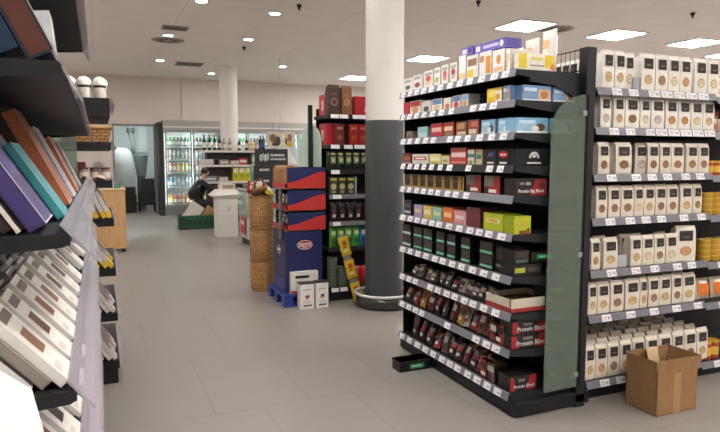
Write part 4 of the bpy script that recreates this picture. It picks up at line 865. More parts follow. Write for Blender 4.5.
for k, x in enumerate((2.31, 2.4, 2.49, 2.58, 2.67, 2.76)):
    on_mid(2, pouch_mesh(.085, .06, .2, '#28362a', ((.15, .85, .35, .7, '#8fa06a'), (.3, .7, .45, .6, '#d4d0a8'), (.2, .8, .8, .9, '#c9b86a'))), 'coffee_pouch', 'dark green coffee pouch with pale leaf, %s from the rack end' % ORD[k], 'pouch', x, group='dark green coffee pouches')
    on_mid(2, pouch_mesh(.085, .06, .2, '#3a4a32', ((.2, .8, .8, .9, '#b9a95a'),)), 'coffee_pouch', 'dark green coffee pouch in the second row, %s from the rack end' % ORD[k], 'pouch', x, GYF + .12, group='dark green coffee pouches')
for k, (x, c) in enumerate(((2.31, '#4a4a30'), (2.41, '#39402e'), (2.51, '#39402e'))):
    on_mid(3, carton_mesh(.09, .08, .19, c, (('o', .5, .45, .35, .18, '#b9b48a'), (.1, .9, .8, .92, '#c9b95a'), ('o', .5, .15, .3, .08, '#8f9a78')), '#2c3226'), 'coffee_carton', 'dark coffee carton with cup picture, %s from the rack end' % ORD[k], 'carton', x, group='cup picture coffee cartons')
on_mid(3, carton_mesh(.02, .08, .19, '#9aa6b0', ()), 'divider_card', 'narrow pale grey card beside the coffee cartons', 'card', 2.57)
for k, x in enumerate((2.32, 2.415, 2.51, 2.605, 2.7)):
    on_mid(4, pouch_mesh(.09, .06, .21, '#2a1e22', ((.3, .7, .2, .38, '#c9bdb4'), (.25, .75, .45, .6, '#5a3a3e'))), 'coffee_pouch', 'black coffee pouch with small white swirl, %s from the rack end' % ORD[k], 'pouch', x, group='black coffee pouches')
for k, (x, c) in enumerate(((2.31, '#5f9a44'), (2.40, '#6aa84a'), (2.49, '#76aa3c'), (2.58, '#4fae4a'), (2.67, '#3f7fc0'))):
    on_mid(5, pouch_mesh(.088, .06, .22, c, ((.15, .85, .2, .45, '#2f6a34' if k < 4 else '#2c5aa0'), (.2, .8, .6, .8, '#c9d9a0'))), 'tea_bag_pack', '%s tea pack on the sixth shelf, %s from the rack end' % (('green', 'green', 'lime', 'bright green', 'blue')[k], ORD[k]), 'pack', x)
tn = tin_mesh(.055, .036, '#57604e', '#6d7866')
for c_ in range(3):
    for q in range(9 - 3 * c_ if c_ else 9):
        on_mid(6, tn, 'tin', 'flat green tin, stack %s from the rack end, %s up' % (ORD[c_], ORD[q]), 'tin', 2.31 + .115 * c_, GYF + .085, dz=q * .0365, group='flat green tins in stacks')
for k in range(2): on_mid(6, pouch_mesh(.12, .07, .2, '#b3262e', ((.2, .8, .1, .5, '#8a3a2c'),)), 'snack_bag', 'red snack bag behind the yellow strip, %s from the tins' % ORD[k], 'bag', 2.6 + .12 * k, GYF + .1)
# leaning strip with three yellow packs
st = Matrix.Translation((2.40, 5.985, 0)) @ Matrix.Rotation(-.05, 4, 'X') @ Matrix.Rotation(-.165, 4, 'Y')
SX, SZ = 2.555, 0.
t = empty('display_strip', 'narrow grey strip leaning beside the column carrying three yellow packs', 'strip', (2.535, 5.93, .003)); t.rotation_euler = (-.07, -.235, 0)
b = MB(); b.box(-.045, .045, .0, .008, .005, .74, M('#8f8f86', .5)); b.build('board', t); b = MB(); b.box(-.05, .05, -.02, .02, 0, .01, DARK); b.build('foot', t)
for k in range(3):
    me = pouch_mesh(.115, .022, .2, '#d9b62c', ((.3, .7, .55, .8, '#b5452a'), (.25, .75, .2, .35, '#e9dba0'), (.3, .6, .42, .5, '#8a5a24')))
    o = inst(me, 'yellow_pack', 'yellow snack pack on the leaning strip, %s' % ('lowest', 'middle one', 'topmost')[k], 'pack', (0, 0, 0))
    o.matrix_world = Matrix.Translation((2.535, 5.93, .003)) @ Matrix.Rotation(-.235, 4, 'Y') @ Matrix.Rotation(-.07, 4, 'X') @ Matrix.Translation((0, -.026, .015 + .255 * k))

# ------------------------------------------------------------------ blue and red promotion stand on a pallet
BLUE = M('#1f2658', .45, noise=.04); SRED = M('#bf342f', .45, noise=.04); PBLUE = M('#27408f', .45)
DX, DY = 1.76, 6.06
t = empty('plastic_pallet', 'blue plastic pallet under the blue and red promotion stand', 'pallet', (1.72, 5.99, 0))
b = MB(); b.box(0, .5, 0, .64, .1, .13, PBLUE); b.build('deck', t, .004)
for k in range(3):
    b = MB(); b.box(0, .5, .0 + .27 * k, .1 + .27 * k, 0, .025, PBLUE)
    for q in (0, .2, .4): b.box(q, q + .1, .27 * k, .27 * k + .1, .025, .1, PBLUE)
    b.build('runner', t)
ds = empty('promotion_stand', 'blue cardboard promotion stand with red wave trays on the blue pallet', 'display stand', (DX, DY, .131))
w, d = .45, .46
b = MB(); b.box(0, .41, 0, d, 0, .65, BLUE); b.build('body', ds, .004)
b = MB(); WL = M('#e8e2dc', .5)
b.oval(.215, .505, .085, .05, M('#e6dcd4', .5), -.0012, 28); b.oval(.215, .505, .078, .044, M('#b3222c', .5), -.002, 28); b.patch(.15, .28, .488, .522, WL, -.0026)
b.text('Dr.Oetker', .215, .495, .028, M('#232a66', .5), y=-.0034, bold=.0012)
for q in (-.012, .012): b.oval(.215 + q, .474, .008, .006, WL, -.0028)
b.build('brand_badge', ds)
b = MB(); b.T = Matrix.Translation((0, .24, 0)) @ Matrix.Rotation(-PI / 2, 4, 'Z'); b.oval(0, .44, .07, .05, M('#e6dcd4', .5), -.0012, 28); b.oval(0, .44, .062, .043, M('#b3222c', .5), -.002, 28); b.patch(-.055, .055, .425, .455, WL, -.0026); b.build('brand_badge', ds)
b = MB(); b.T = Matrix.Translation((0, .05, 0)); b.box(-.0016, -.0004, .0, .36, .02, .14, PBLUE); b.build('lower_stripe', ds)
zt = [.665, .875, 1.105]; hh = [.185, .205, .215]
for k in range(3):
    z0, h = zt[k], hh[k]
    tr = empty('tray', None, None, (0, 0, z0)); del_ = tr; tr.parent = ds; tr['label'] = 'tray with printed red wave sides, %s of the stand' % ('lowest', 'middle', 'topmost')[k]
    b = MB(); 
    b.box(.03, w, .0, .006, 0, h, BLUE)
    wave = [(.03, 0)] + [(w, 0), (w, h * .80)] + [(w - (w - .03) * q / 12, h * (.80 - .02 * q / 12 - .5 * (0.5 - .5 * math.cos(PI * q / 12)))) for q in range(1, 13)]
    b.poly([(x, -.001, z) for x, z in wave], SRED)
    b.build('side_panel', tr)
    b = MB(); b.box(.03, w, d - .006, d, 0, h, BLUE); b.build('side_panel', tr)
    b = MB(); b.box(w - .006, w, .006, d - .006, 0, h, BLUE); b.build('back_panel', tr)
    b = MB(); b.box(.0, w - .006, .006, d - .006, -.008, 0.0, CARD); b.build('tray_floor', tr)
    b = MB(); b.box(0.0, .006, .0, d, 0, .055, SRED); b.build('front_lip', tr)
    if k == 2: 
        for yy in (.0, .16, .3):
            b = MB(); n = 8; r_ = .05
            pts = [(0.0, .05), (.1, .05), (.1, h + .02)] + [(0.0 + r_ - r_ * math.sin(PI / 2 * q / n), h + .02 - r_ + r_ * math.cos(PI / 2 * q / n)) for q in range(n + 1)]
            b.prism([(p[0] + .005, p[1]) for p in pts], 'y', .007 + yy, .15 + yy, M('#a8794e', .7)); b.build('cardboard_insert', tr)
# baking packs in the trays (open side towards the aisle)
rb = random.Random(4)
for k in range(2):
    for q in range(3):
        me = pouch_mesh(.12, .06, .15, ('#b8322c', '#4a3a34', '#c9c0b4')[q], ((.2, .8, .4, .7, '#d9c8b0'),))
        inst(me, 'baking_pack', '%s baking pack in the %s tray of the promotion stand' % (('red', 'dark', 'pale')[q], ('lowest', 'middle')[k]), 'pack', (DX + .03, DY + .09 + .13 * q,   .131 + zt[k] + .012), (-.12, 0, W90[2]))
for q in range(5):
    me = carton_mesh(.1, .02, .1, ('#3d4044', '#565a5c')[q % 2], ((.1, .9, .3, .8, '#7a8080'), (.2, .6, .1, .2, '#c9c9c4')))
    inst(me, 'hanging_packet', 'grey hanging packet on the stand corner, %s from the top' % ORD[q], 'packet', (DX - .026 + .006 * q * 0, DY + .1, 1.19 - .105 * q - .1 + .03), W90)
b = MB(); b.tube([(DX - .0215, DY + .1, .68), (DX - .0015, DY + .1, 1.25)], .0015, BLACK, 6)
# white dessert boxes in front
def wbox(x, y, w, d, h, label, pic):
    b = MB(); b.box(-w / 2, w / 2, 0, d, 0, h, M('#e2ded8', .45)); b.box(-w / 2 - .001, w / 2 + .001, -.001, d + .001, h - .012, h + .002, M('#3a302e', .5))
    b.oval(0, h * .45, w * .16, h * .08, M('#b9824c', .5)); b.oval(.005, h * .49, w * .13, h * .05, M('#4a2c22', .5), -.0014); b.patch(-w * .28, w * .32, h * .1, h * .16, M('#5a504c', .5)); b.oval(0, h * .27, w * .3, h * .06, M('#cfc8c0', .5))
    b.patch(-w * .3, w * .3, h * .72, h * .76, M('#a8a29c', .5))
    o = b.build('dessert_carton'); o.location = (x, y, 0.001); return tag(o, label, 'carton')
wbox(1.925, 5.84, .15, .1, .27, 'white dessert carton standing on the floor before the blue pallet', 0)
wbox(2.085, 5.83, .135, .1, .275, 'white dessert carton on the floor, the one closer to the column', 1)
b = MB(); b.box(0, .3, 0, .055, 0, .2, M('#dcd8d2', .45)); b.patch(.05, .2, .14, .165, BLACK); b.patch(.0, .3, 0, .03, M('#b3404a', .5)); b.patch(.04, .26, .1, .106, M('#a8a49e', .5))
o = b.build('display_carton'); o.location = (1.86, 5.9955, .132); tag(o, 'wide white carton with a dark slot leaning on the blue stand', 'carton')
o.location = (1.80, 6.0, .132); o.scale = (1, 1, 1.15)

# ------------------------------------------------------------------ tall wicker basket with bread
t = empty('wicker_basket', 'tall round three-part wicker basket beside the blue stand', 'basket', (1.735, 6.95, 0)); WV = weave_mat()
for k in range(3):
    b = MB(); z0 = .372 * k; b.lathe([(.125, z0), (.138, z0 + .03), (.142, z0 + .17), (.138, z0 + .345), (.128, z0 + .367)], WV, 28, caps=(k < 2), uvs=True); b.build('basket_section', t)
    b = MB(); b.tube([(.137 * math.cos(2 * PI * i / 28), .137 * math.sin(2 * PI * i / 28), z0 + .362) for i in range(28)], .012, M('#9c6c38', .6, bump=.4), 8, closed=True); b.build('rim', t)
b = MB(); b.lathe([(.122, 1.05), (.122, 1.07)], M('#7a5a34', .8), 20); b.build('false_bottom', t)
for k, (x, y, a, c, l) in enumerate(((1.67, 6.89, .5, '#5a4234', 'dark crusted loaf in the wicker basket'), (1.77, 6.98, -.4, '#8a5f3a', 'brown loaf in the wicker basket next to the dark one'))):
    b = MB(); b.lathe([(.0, -.12), (.03, -.11), (.045, -.06), (.048, .03), (.035, .1), (0, .12)], M(c, .7, noise=.3, scale=30), 14, caps=False); o = b.build('bread_loaf'); o.location = (x, y, 1.15); o.scale = (.8, .8, .7); o.rotation_euler = (1.3, .1, a); tag(o, l, 'bread')
for k, (x, y, z, c, l, r_) in enumerate(((1.83, 6.85, 1.15, '#d9b52c', 'yellow snack bag lying on the wicker basket', (-1.0, .1, .3)), (1.74, 7.04, 1.13, '#d8cfc0', 'pale paper bag standing in the wicker basket', (-.3, .2, .2)), (1.65, 7.06, 1.13, '#b5302a', 'red snack bag at the back of the wicker basket', (-.2, .3, .6)), (1.88, 6.97, 1.13, '#b54a3a', 'red and white bag hanging over the basket rim', (-.6, -.3, .9)))):
    inst(pouch_mesh(.12, .04, .16, c, ((.2, .8, .3, .6, '#e6dcd0'),)), 'snack_bag', l, 'bag', (x, y, z), r_)

b = MB(); b.tube([(.07 * math.cos(a), 0, .1 * math.sin(a)) for a in [PI * q / 14 for q in range(15)]], .009, M('#6a4a2a', .7), 8); b.box(-.08, .08, -.05, .05, -.03, 0, M('#9c7040', .7))
o = b.build('basket_caddy'); o.location = (1.70, 6.88, 1.215); o.rotation_euler = (.1, -.1, .5); tag(o, 'small brown caddy with a looped handle on top of the wicker basket', 'caddy')
# ------------------------------------------------------------------ freezer chest
fz = empty('freezer_chest', 'glass topped freezer chest with a red sign behind the wicker basket', 'freezer', (2.35, 10.45, 0))
FW, FD = 1.7, .68
b = MB(); b.box(.06, FW, .05, FD - .02, .0, .12, BLACK); b.build('plinth', fz)
b = MB(); b.box(0.02, FW, .0, FD, .12, .5, M('#b8bab8', .4)); b.box(0, FW, -.02, FD + .01, .5, .56, M('#8b908e', .4)); b.build('tub', fz)
fg = SEE('freezer_glass', '#c2d6cc', .6, .12)
b = MB(); b.box(.0, .008, -.01, FD, .56, .97, fg); b.box(.008, FW, -.012, -.004, .56, .97, fg); b.build('glass_wall', fz)
b = MB()
b.tube([(-.005, FD, .985), (-.005, -.015, .985), (FW, -.015, .985)], .028, M('#a9aeab', .35), 8); b.tube([(0, -.012, .56), (0, -.012, .97)], .014, M('#a9aeab', .35), 8); b.build('frame', fz)
b = MB(); b.box(-.004, .0, .12, .5, .2, .5, M('#b5323c', .5)); b.T = Matrix.Translation((-.004, 0, 0)) @ Matrix.Rotation(-PI / 2, 4, 'Z'); b.patch(-.45, -.2, .36, .44, M('#e0c9c4', .5), -.001); b.build('red_sign', fz)
b = MB(); b.box(.05, .35, -.022, -.0, .14, .42, M('#c9c6c4', .4)); b.patch(.08, .2, .2, .34, M('#8a8f96', .4), -.023); b.build('front_sign', fz)
for k in range(5):
    o = inst(carton_mesh(.2, .2, .2, ('#b5424a', '#c95a5a', '#d9d4d0', '#a83a44', '#cfd8d4')[k], ((.1, .9, .4, .8, '#d9b8b0'),)), 'frozen_carton', '%s frozen food carton inside the freezer chest' % ('red', 'salmon red', 'white', 'maroon', 'pale green')[k], 'carton', (2.52 + .24 * k, 10.62, .562))

# black price boxes and signs behind the freezer
b = MB(); b.box(3.0, 4.05, 12.4, 13.0, 0, .9, M('#3a3a3c', .6)); b.box(2.97, 4.08, 12.37, 13.03, .9, .93, DARK); tag(b.build('display_table'), 'dark display table hidden behind the freezer chest', 'table')
TX = M('#c9c9c6', .5)
def blur_text(b, x0, z, w, h, seed):
    r_ = random.Random(seed); x = x0
    while x < x0 + w:
        ww = h * r_.uniform(.35, .75); b.patch(x, x + ww, z, z + h * r_.uniform(.85, 1.), TX, -.001); x += ww + h * .2
for k in range(2):
    b = MB(); b.box(0, .33, 0, .3, 0, .23, M('#1f2022', .5)); blur_text(b, .06, .12, .2, .05, 5 + k)
    o = b.build('black_carton'); o.location = (3.02, 12.42, .931 + .231 * k); tag(o, 'black carton with pale lettering, %s of two behind the freezer' % ('lower', 'upper')[k], 'carton')
b = MB(); b.box(0, .66, 0, .2, 0, .34, M('#222426', .5)); 
for q in range(4): b.oval(.08 + .05 * q, .16 + .02 * (q % 2), .03, .08, M(('#a9b8a8', '#8fa39a', '#c2cabb', '#9aa8a0')[q], .5), -.001)
blur_text(b, .29, .19, .3, .05, 8); blur_text(b, .29, .11, .32, .045, 9)
o = b.build('advert_carton'); o.location = (3.03, 12.43, 1.395); tag(o, 'long black advertising carton with pale picture and lettering', 'carton')
b = MB(); b.box(0, .28, 0, .18, 0, .462, M('#2a2b2d', .5)); o = b.build('black_carton'); o.location = (3.37, 12.45, .931); tag(o, 'plain black carton supporting the long advertising carton', 'carton')
b = MB(); b.lathe([(.22, 0), (.22, .1), (.02, .36), (.03, .42), (0, .44)], M('#d9d3cb', .6), 4, smooth=False)
b.T = Matrix(); o = b.build('tent_carton'); o.location = (3.83, 12.83, 1.3285); o.rotation_euler = (0, 0, PI / 4); tag(o, 'white tent shaped carton beside the black advertising carton', 'carton')
b = MB(); b.box(-.2, .2, -.14, .14, 0, .395, M('#b9b4ac', .6)); o = b.build('plain_carton'); o.location = (3.83, 12.83, .932); tag(o, 'grey carton under the white tent shaped carton', 'carton')

# ------------------------------------------------------------------ bottle shelves at the back
BX0, BX1, BY = 2.14, 3.79, 14.45
bs = empty('bottle_shelf', 'white two-tier shelf with bottles on top near the coolers', 'shelf rack', (BX0, BY, 0)); L = Matrix.Translation((-BX0, -BY, 0))
for z in (1.73, 1.39, 1.0, .5): part('board', lambda b: b.box(BX0, BX1, BY, BY + .34, z - .05, z, M('#e4e2de', .4)), parent=bs, loc=L)
for x in (BX0 + .2, BX0 + .9, BX1 - .05): part('post', lambda b: b.box(x, x + .04, BY + .28, BY + .32, 0, 1.68, M('#55504d', .5)), parent=bs, loc=L)
part('back_panel', lambda b: b.box(BX0 + .25, BX1, BY + .32, BY + .34, 0, 1.68, M('#4a3f3c', .6)), parent=bs, loc=L)
dk = bottle_mesh(.042, .36, '#17181a', '#20201f', '#e0ddd6'); wn = bottle_mesh(.042, .34, '#3a1f1c', '#2a1a18', '#c9b9a0'); yl = bottle_mesh(.055, .26, '#d9b23c', '#c98f2a', '#e9dcae'); bl = bottle_mesh(.045, .36, '#1c2340', '#2a3a6a', '#3a4a80'); gr = bottle_mesh(.05, .28, '#9a968f', '#4a463f', '#d9d4cb')
for k, (x, me, c) in enumerate(((2.3, dk, 'black'), (2.42, dk, 'black'), (2.54, dk, 'black'), (2.66, wn, 'dark red'), (2.76, gr, 'grey'), (2.9, gr, 'grey'), (3.12, dk, 'short black'), (3.3, wn, 'dark red'), (3.43, yl, 'yellow'), (3.55, gr, 'grey'), (3.64, bl, 'dark blue'), (3.71, bl, 'dark blue'))):
    inst(me, 'bottle', '%s bottle on the back shelf top board, %s from the cooler side' % (c, ORD[k]), 'bottle', (x, BY + .12, 1.731), scale=(1, 1, .7 if c == 'short black' else 1))
for k, (x, z, w, h, c, l) in enumerate(((2.35, 1.391, .3, .13, '#cfcac4', 'white carton on the second board of the back shelf'), (2.75, 1.391, .22, .12, '#9a9088', 'grey brown carton on the second board of the back shelf'), (3.0, 1.391, .2, .1, '#b9b2aa', 'pale carton on the second board of the back shelf'), (3.2, 1.391, .2, .16, '#b8262c', 'red carton on the second board of the back shelf'), (3.45, 1.391, .06, .25, '#8fb59a', 'narrow green carton on the second board of the back shelf'),
    (2.4, 1.001, .35, .12, '#7a8a96', 'blue grey carton on the third board of the back shelf'), (2.72, 1.001, .22, .1, '#c9b9a8', 'pale carton on the third board of the back shelf'))):
    inst(carton_mesh(w, .2, h, c, ((.1, .9, .3, .7, '#d9d2c8'),)), 'grocery_carton', l, 'carton', (x, BY + .06, z))
for k in range(4): inst(carton_mesh(.13, .2, .32, '#d9cf3c', ((.1, .9, .1, .55, '#c9b51f'), (.1, .9, .65, .95, '#e6e4d4'), ('o', .5, .4, .3, .12, '#8fa63a'))), 'juice_carton', 'yellow juice carton on the third board, %s from the teal panel' % ORD[3 - k], 'carton', (3.02 + .14 * k, BY + .06, 1.001), group='yellow juice cartons')
b = MB(); b.box(0, .26, 0, .05, 0, .42, M('#6fae9c', .4)); b.patch(.02, .24, .3, .4, M('#a8cfc0', .4)); o = b.build('teal_panel'); o.location = (3.05, 13.2, .931 if False else .0); o.scale = (1, 1, 1); o.location = (3.17, 13.6, .95)
tag(o, 'teal display panel beside the yellow juice cartons', 'panel')
b = MB(); b.box(3.05, 3.5, 13.55, 13.95, 0, .949, M('#8f8a84', .6)); tag(b.build('display_plinth'), 'grey plinth under the teal display panel', 'plinth')
# photo boards over the freezer
t = empty('photo_boards', 'beige photo boards hanging from the thin white rod', 'sign', (3.45, 13.2, 1.78))
for q, (x, w) in enumerate(((0, .34), (.38, .26))):
    b = MB(); b.box(x, x + w, -.02, .0, 0, .36, M('#cfc0ac', .6)); 
    for (ox, oz, rx, rz, c) in ((.4, .55, .2, .28, '#7a5a4c'), (.7, .4, .18, .3, '#4a3a34'), (.2, .6, .12, .2, '#a88a74'), (.55, .2, .25, .1, '#3a3030')) if q == 0 else ((.5, .6, .2, .25, '#8a6a58'), (.5, .2, .25, .15, '#c9a02c'), (.2, .4, .1, .2, '#5a463c')): b.oval(x + ox * w, oz * .36, rx * w, rz * .36, M(c, .6), -.021 - .0004 * rx)
    b.build('board', t)
b = MB(); b.box(0, .64, -.014, -.006, .36, .39, GREYM); b.build('hanger_bar', t)

# ------------------------------------------------------------------ coolers along the back wall
CYF = BACK - .66
led = EM('cooler_led', '#f6fdff', 7.)
bt_cols = [('#5f8a5a', '#cfd8c0'), ('#d8d4cc', '#b9b4ac'), ('#c9564e', '#e6e0d8'), ('#3f9a6a', '#e6e6e0'), ('#e3c84a', '#f0ead0'), ('#d98a3a', '#e9d9c0'), ('#cfd6da', '#a9b9c9'), ('#a8404a', '#e6dcd8'), ('#8fb5c9', '#e6ecef'), ('#4a4a4a', '#d9d4cc')]
cb = [bottle_mesh(.046, .27, a, '#c9c9c6', c, .6) for a, c in bt_cols]; cbs = [tin_mesh(.046, .17, a, '#c9ccce', c) for a, c in bt_cols]
def cooler(x0, w, label, k0, full):
    t = empty('drinks_cooler', label, 'cooler', (x0, CYF, 0)); L2 = Matrix.Translation((0, 0, 0))
    cm = M('#8e908f', .4, .3); inn = M('#d9dedd', .4)
    b = MB(); b.box(0, w, 0, .65, 0, .22, M('#7d807f', .4, .3)); b.box(.03, w - .03, .01, .65, 0.0, .05, BLACK); b.build('base', t)
    b = MB(); b.box(0, w, 0, .65, 2.3, 2.56, M('#a29f9c', .5)); b.box(0, w, -.03, 0, 2.36, 2.40, M('#d4d4d0', .4)); b.build('header', t)
    b = MB(); b.box(0, .03, 0, .65, .22, 2.3, cm); b.box(w - .03, w, 0, .65, .22, 2.3, cm); b.box(.03, w - .03, .62, .65, .22, 2.3, inn); b.build('cabinet', t)
    for q in range(2):
        xa = .03 + q * (w - .06) / 2; xb = xa + (w - .06) / 2
        dr = empty('glass_door', None, None, (xa, -.012, .22)); dr.parent = t
        b = MB(); ww = xb - xa; b.box(.002, .05, 0, .02, .0, 2.08, GREYM); b.box(ww - .05, ww - .002, 0, .02, 0, 2.08, GREYM); b.box(.05, ww - .05, 0, .02, 0, .06, GREYM); b.box(.05, ww - .05, 0, .02, 2.02, 2.08, GREYM); b.build('door_frame', dr)
        b = MB(); b.box(.05, ww - .05, .008, .012, .06, 2.02, COOLGLASS); b.build('pane', dr)
        b = MB(); b.tube([(ww - .075 if q == 0 else .075, -.03, .8), (ww - .075 if q == 0 else .075, -.03, 1.5)], .012, STEEL, 8); b.build('handle', dr)
    b = MB(); b.box(.06, w - .06, .06, .1, 2.25, 2.28, led); b.build('light_tube', t)
    for xq in (.033, w / 2 - .01, w - .053): b = MB(); b.box(xq, xq + .02, .015, .035, .3, 2.2, led); b.build('light_tube', t)
    zs = (.3, .77, 1.16, 1.5, 1.86)
    for z in zs:
        b = MB(); b.box(.035, w - .035, .06, .6, z - .03, z, inn); b.box(.035, w - .035, .05, .06, z - .035, z + .02, M('#b9c9c9', .4)); b.build('shelf', t)
    rr = random.Random(k0)
    for si, z in enumerate(zs):
        if not full and si < 4: continue
        x = .09; n = 0; run = 0; c = 0
        while x < w - .08:
            if run == 0: c = {0: rr.choice([4, 5, 2, 4, 6]), 1: rr.choice([8, 6, 8]), 2: rr.choice([2, 3, 4, 1, 2, 7]), 3: rr.choice([1, 7, 6, 1]), 4: rr.choice([0, 0, 3, 9])}[si]; run = rr.randint(1, 3)
            run -= 1
            inst((cb if si in (0, 1, 3, 4) else cbs)[c], 'drink_bottle', 'cooler drink, %s along the %s tier of %s' % (ORD[n] if n < 24 else 'last', ('lowest', 'second', 'third', 'fourth', 'top')[si], ('the door-side cooler', 'the second cooler', 'the third cooler', 'the fourth cooler')[k0]), 'drink', (x0 + x, CYF + .13, z + .001), group='drinks in the back coolers', scale=(1, 1, 1.55 if si == 2 else 1))
            x += .1; n += 1
cooler(1.62, 1.5, 'glass door drinks cooler next to the storeroom doorway', 0, True)
cooler(3.13, 1.5, 'drinks cooler behind the white column and bottles', 1, False)
cooler(4.64, 1.5, 'drinks cooler behind the photo boards', 2, False)
cooler(6.15, 1.5, 'drinks cooler hidden behind the coffee rack', 3, False)
b = MB(); b.box(1.5, 1.61, CYF + .0, BACK - .001, 0, 2.5, M('#2a2c2d', .5)); tag(b.build('cooler_end_panel'), 'tall dark end panel between the doorway and the coolers', 'panel')

# storeroom behind the doorway
lt = empty('storeroom_ceiling_light', 'strip light on the storeroom ceiling behind the doorway', 'ceiling light', (.9, BACK + 1.2, 2.95))
b = MB(); b.box(-.5, .5, -.08, .08, -.04, 0, WHITE); b.build('housing', lt); b = MB(); b.box(-.48, .48, -.06, .06, -.06, -.041, EM('store_tube', '#f4fdff', 34.)); b.build('tube', lt)
wp_ = M('#dfe4e2', .3, bump=.5, scale=8)
b = MB(); vs = []; n = 16
for z, r in ((.0, .3), (.3, .33), (.9, .34), (1.35, .32), (1.7, .27), (1.85, .12)): vs += [(r * 1.0 * math.cos(a) * (1 + .07 * math.sin(5 * a + z * 4)), r * .8 * math.sin(a) * (1 + .06 * math.cos(4 * a)), z) for a in [2 * PI * i / n for i in range(n)]]
b.add(vs, [tuple(range(n))[::-1]] + [(r * n + i, r * n + (i + 1) % n, (r + 1) * n + (i + 1) % n, (r + 1) * n + i) for r in range(5) for i in range(n)] + [tuple(range(5 * n, 6 * n))], wp_, True)
o = b.build('wrapped_pallet'); o.location = (.66, 19.3, .001); tag(o, 'tall pallet load wrapped in pale film in the storeroom', 'pallet')
t = empty('wall_pipe', 'pale pipe with a valve on the storeroom wall', 'pipe', (.98, 20.56, 0))
b = MB(); b.tube([(0, 0, 2.9), (0, 0, 2.3), (.06, 0, 2.1), (.06, 0, 1.7)], .06, M('#d4dad8', .4), 10); b.build('pipe', t); b = MB(); b.lathe([(.12, 2.35), (.12, 2.5)], M('#8a9694', .4), 12); b.build('valve', t); b = MB(); b.box(.22, .5, -.03, 0, 1.75, 2.55, M('#dfe6e4', .4)); b.build('white_board', t)
t = empty('grey_bin', 'grey hanging bin in the storeroom beside the wrapped load', 'bin', (1.2, 19.6, 1.0))
b = MB(); b.lathe([(.13, 0), (.2, .55), (.21, .6)], M('#7d8886', .5), 14); b.build('body', t); b = MB(); b.lathe([(.215, .6), (.2, .66), (.05, .7)], M('#5f6a68', .5), 14); b.build('lid', t)
b = MB(); b.lathe([(.1, 0), (.1, .999)], M('#4a5250', .6), 10); o = b.build('bin_stand'); o.location = (1.2, 19.6, .0); tag(o, 'dark stand carrying the grey bin in the storeroom', 'stand')
t = empty('dark_trolley', 'dark loaded trolley with crates just inside the storeroom', 'trolley', (1.0, 18.4, 0))
b = MB(); b.box(0, .55, 0, .6, .2, .25, BLACK); b.build('deck', t)
for x in (.03, .5): b = MB(); b.tube([(x, .02, .22), (x, .02, 1.05)], .018, BLACK, 8); b.build('post', t)
b = MB(); b.box(.05, .5, .06, .55, .251, .6, M('#1b1d1e', .5)); b.build('crate', t); b = MB(); b.box(.1, .48, .08, .5, .601, .95, M('#242728', .5)); b.build('crate', t)
for x in (.06, .49):
    for y in (.08, .52): b = MB(); b.T = Matrix.Translation((x, y, .1)) @ Matrix.Rotation(PI / 2, 4, 'Y'); b.lathe([(.1, -.02), (.1, .02)], BLACK, 12); b.build('wheel', t)
b = MB(); b.box(-.22, .22, -.2, .2, 0, .5, M('#1a1c1d', .6)); b.box(-.2, .2, -.18, .18, .5, .72, M('#26282a', .6)); o = b.build('black_crate'); o.location = (.75, 18.5, 0.001); tag(o, 'black crate stack in front of the wrapped storeroom load', 'crate')

# wooden counter end
t = empty('wooden_counter', 'light wooden counter end beyond the far shelf unit', 'counter', (-.5, 10.66, 0))
b = MB(); b.box(0, .89, 0, .6, .06, 1.03, wood_mat()); b.build('body', t, .004); b = MB(); b.box(-.01, .9, -.01, .61, 1.03, 1.05, M('#d9c4a0', .5)); b.build('top', t); b = MB(); b.box(.8, .87, .03, .1, 0, .06, BLACK); b.build('foot', t); b = MB(); b.box(.02, .09, .03, .1, 0, .06, BLACK); b.build('foot', t)
for k, (x, c) in enumerate(((.28, '#3f8a6a'), (.16, '#d9d4cc'))): inst(carton_mesh(.1, .1, .07, c, ()), 'small_carton', '%s small carton on top of the wooden counter' % ('green', 'white')[k], 'carton', (x, 10.8, 1.051))

# white dump bin, green crate, person
t = empty('dump_bin', 'white cardboard dump bin with flared top between crate and freezer', 'bin', (2.3, 12.1, 0))
wm = M('#dcd9d4', .6)
b = MB(); b.prism([(-.2, 0), (.2, 0), (.2, .74), (-.2, .74)], 'y', -.2, .2, wm); b.build('body', t, .006)
b = MB(); b.add([(-.2, -.2, .741), (.2, -.2, .741), (.2, .2, .741), (-.2, .2, .741), (-.3, -.28, .82), (.27, -.28, .84), (.27, .28, .84), (-.3, .28, .82), (-.17, -.17, .93), (.19, -.17, .93), (.19, .19, .93), (-.17, .19, .93)], [(0, 1, 5, 4), (1, 2, 6, 5), (2, 3, 7, 6), (3, 0, 4, 7), (4, 5, 9, 8), (5, 6, 10, 9), (6, 7, 11, 10), (7, 4, 8, 11), (8, 9, 10, 11)], wm); b.build('flared_top', t)
b = MB(); b.box(-.11, .17, -.13, .16, .931, 1.04, M('#dad4ca', .6)); b.patch(-.08, .14, .95, 1.02, M('#a08a70', .6), -.131); b.build('inner_box', t)
b = MB(); b.box(-.14, .12, -.2015, -.2005, .42, .425, M('#a9a6a2', .6)); b.box(-.02, .06, -.2015, -.2005, .52, .6, M('#c9c2b9', .6)); b.build('print', t)
t = empty('green_crate', 'dark green plastic crate on the floor holding cartons', 'crate', (1.97, 13.72, 0))
gm = M('#1f5a3c', .45); w, d, h = .8, .34, .3
b = MB()
for q in ((-w / 2, w / 2, -d / 2, -d / 2 + .02), (-w / 2, w / 2, d / 2 - .02, d / 2), (-w / 2, -w / 2 + .02, -d / 2, d / 2), (w / 2 - .02, w / 2, -d / 2, d / 2)): b.box(q[0], q[1], q[2], q[3], 0, h, gm)
b.box(-w / 2, w / 2, -d / 2, d / 2, 0, .02, gm); b.build('body', t)
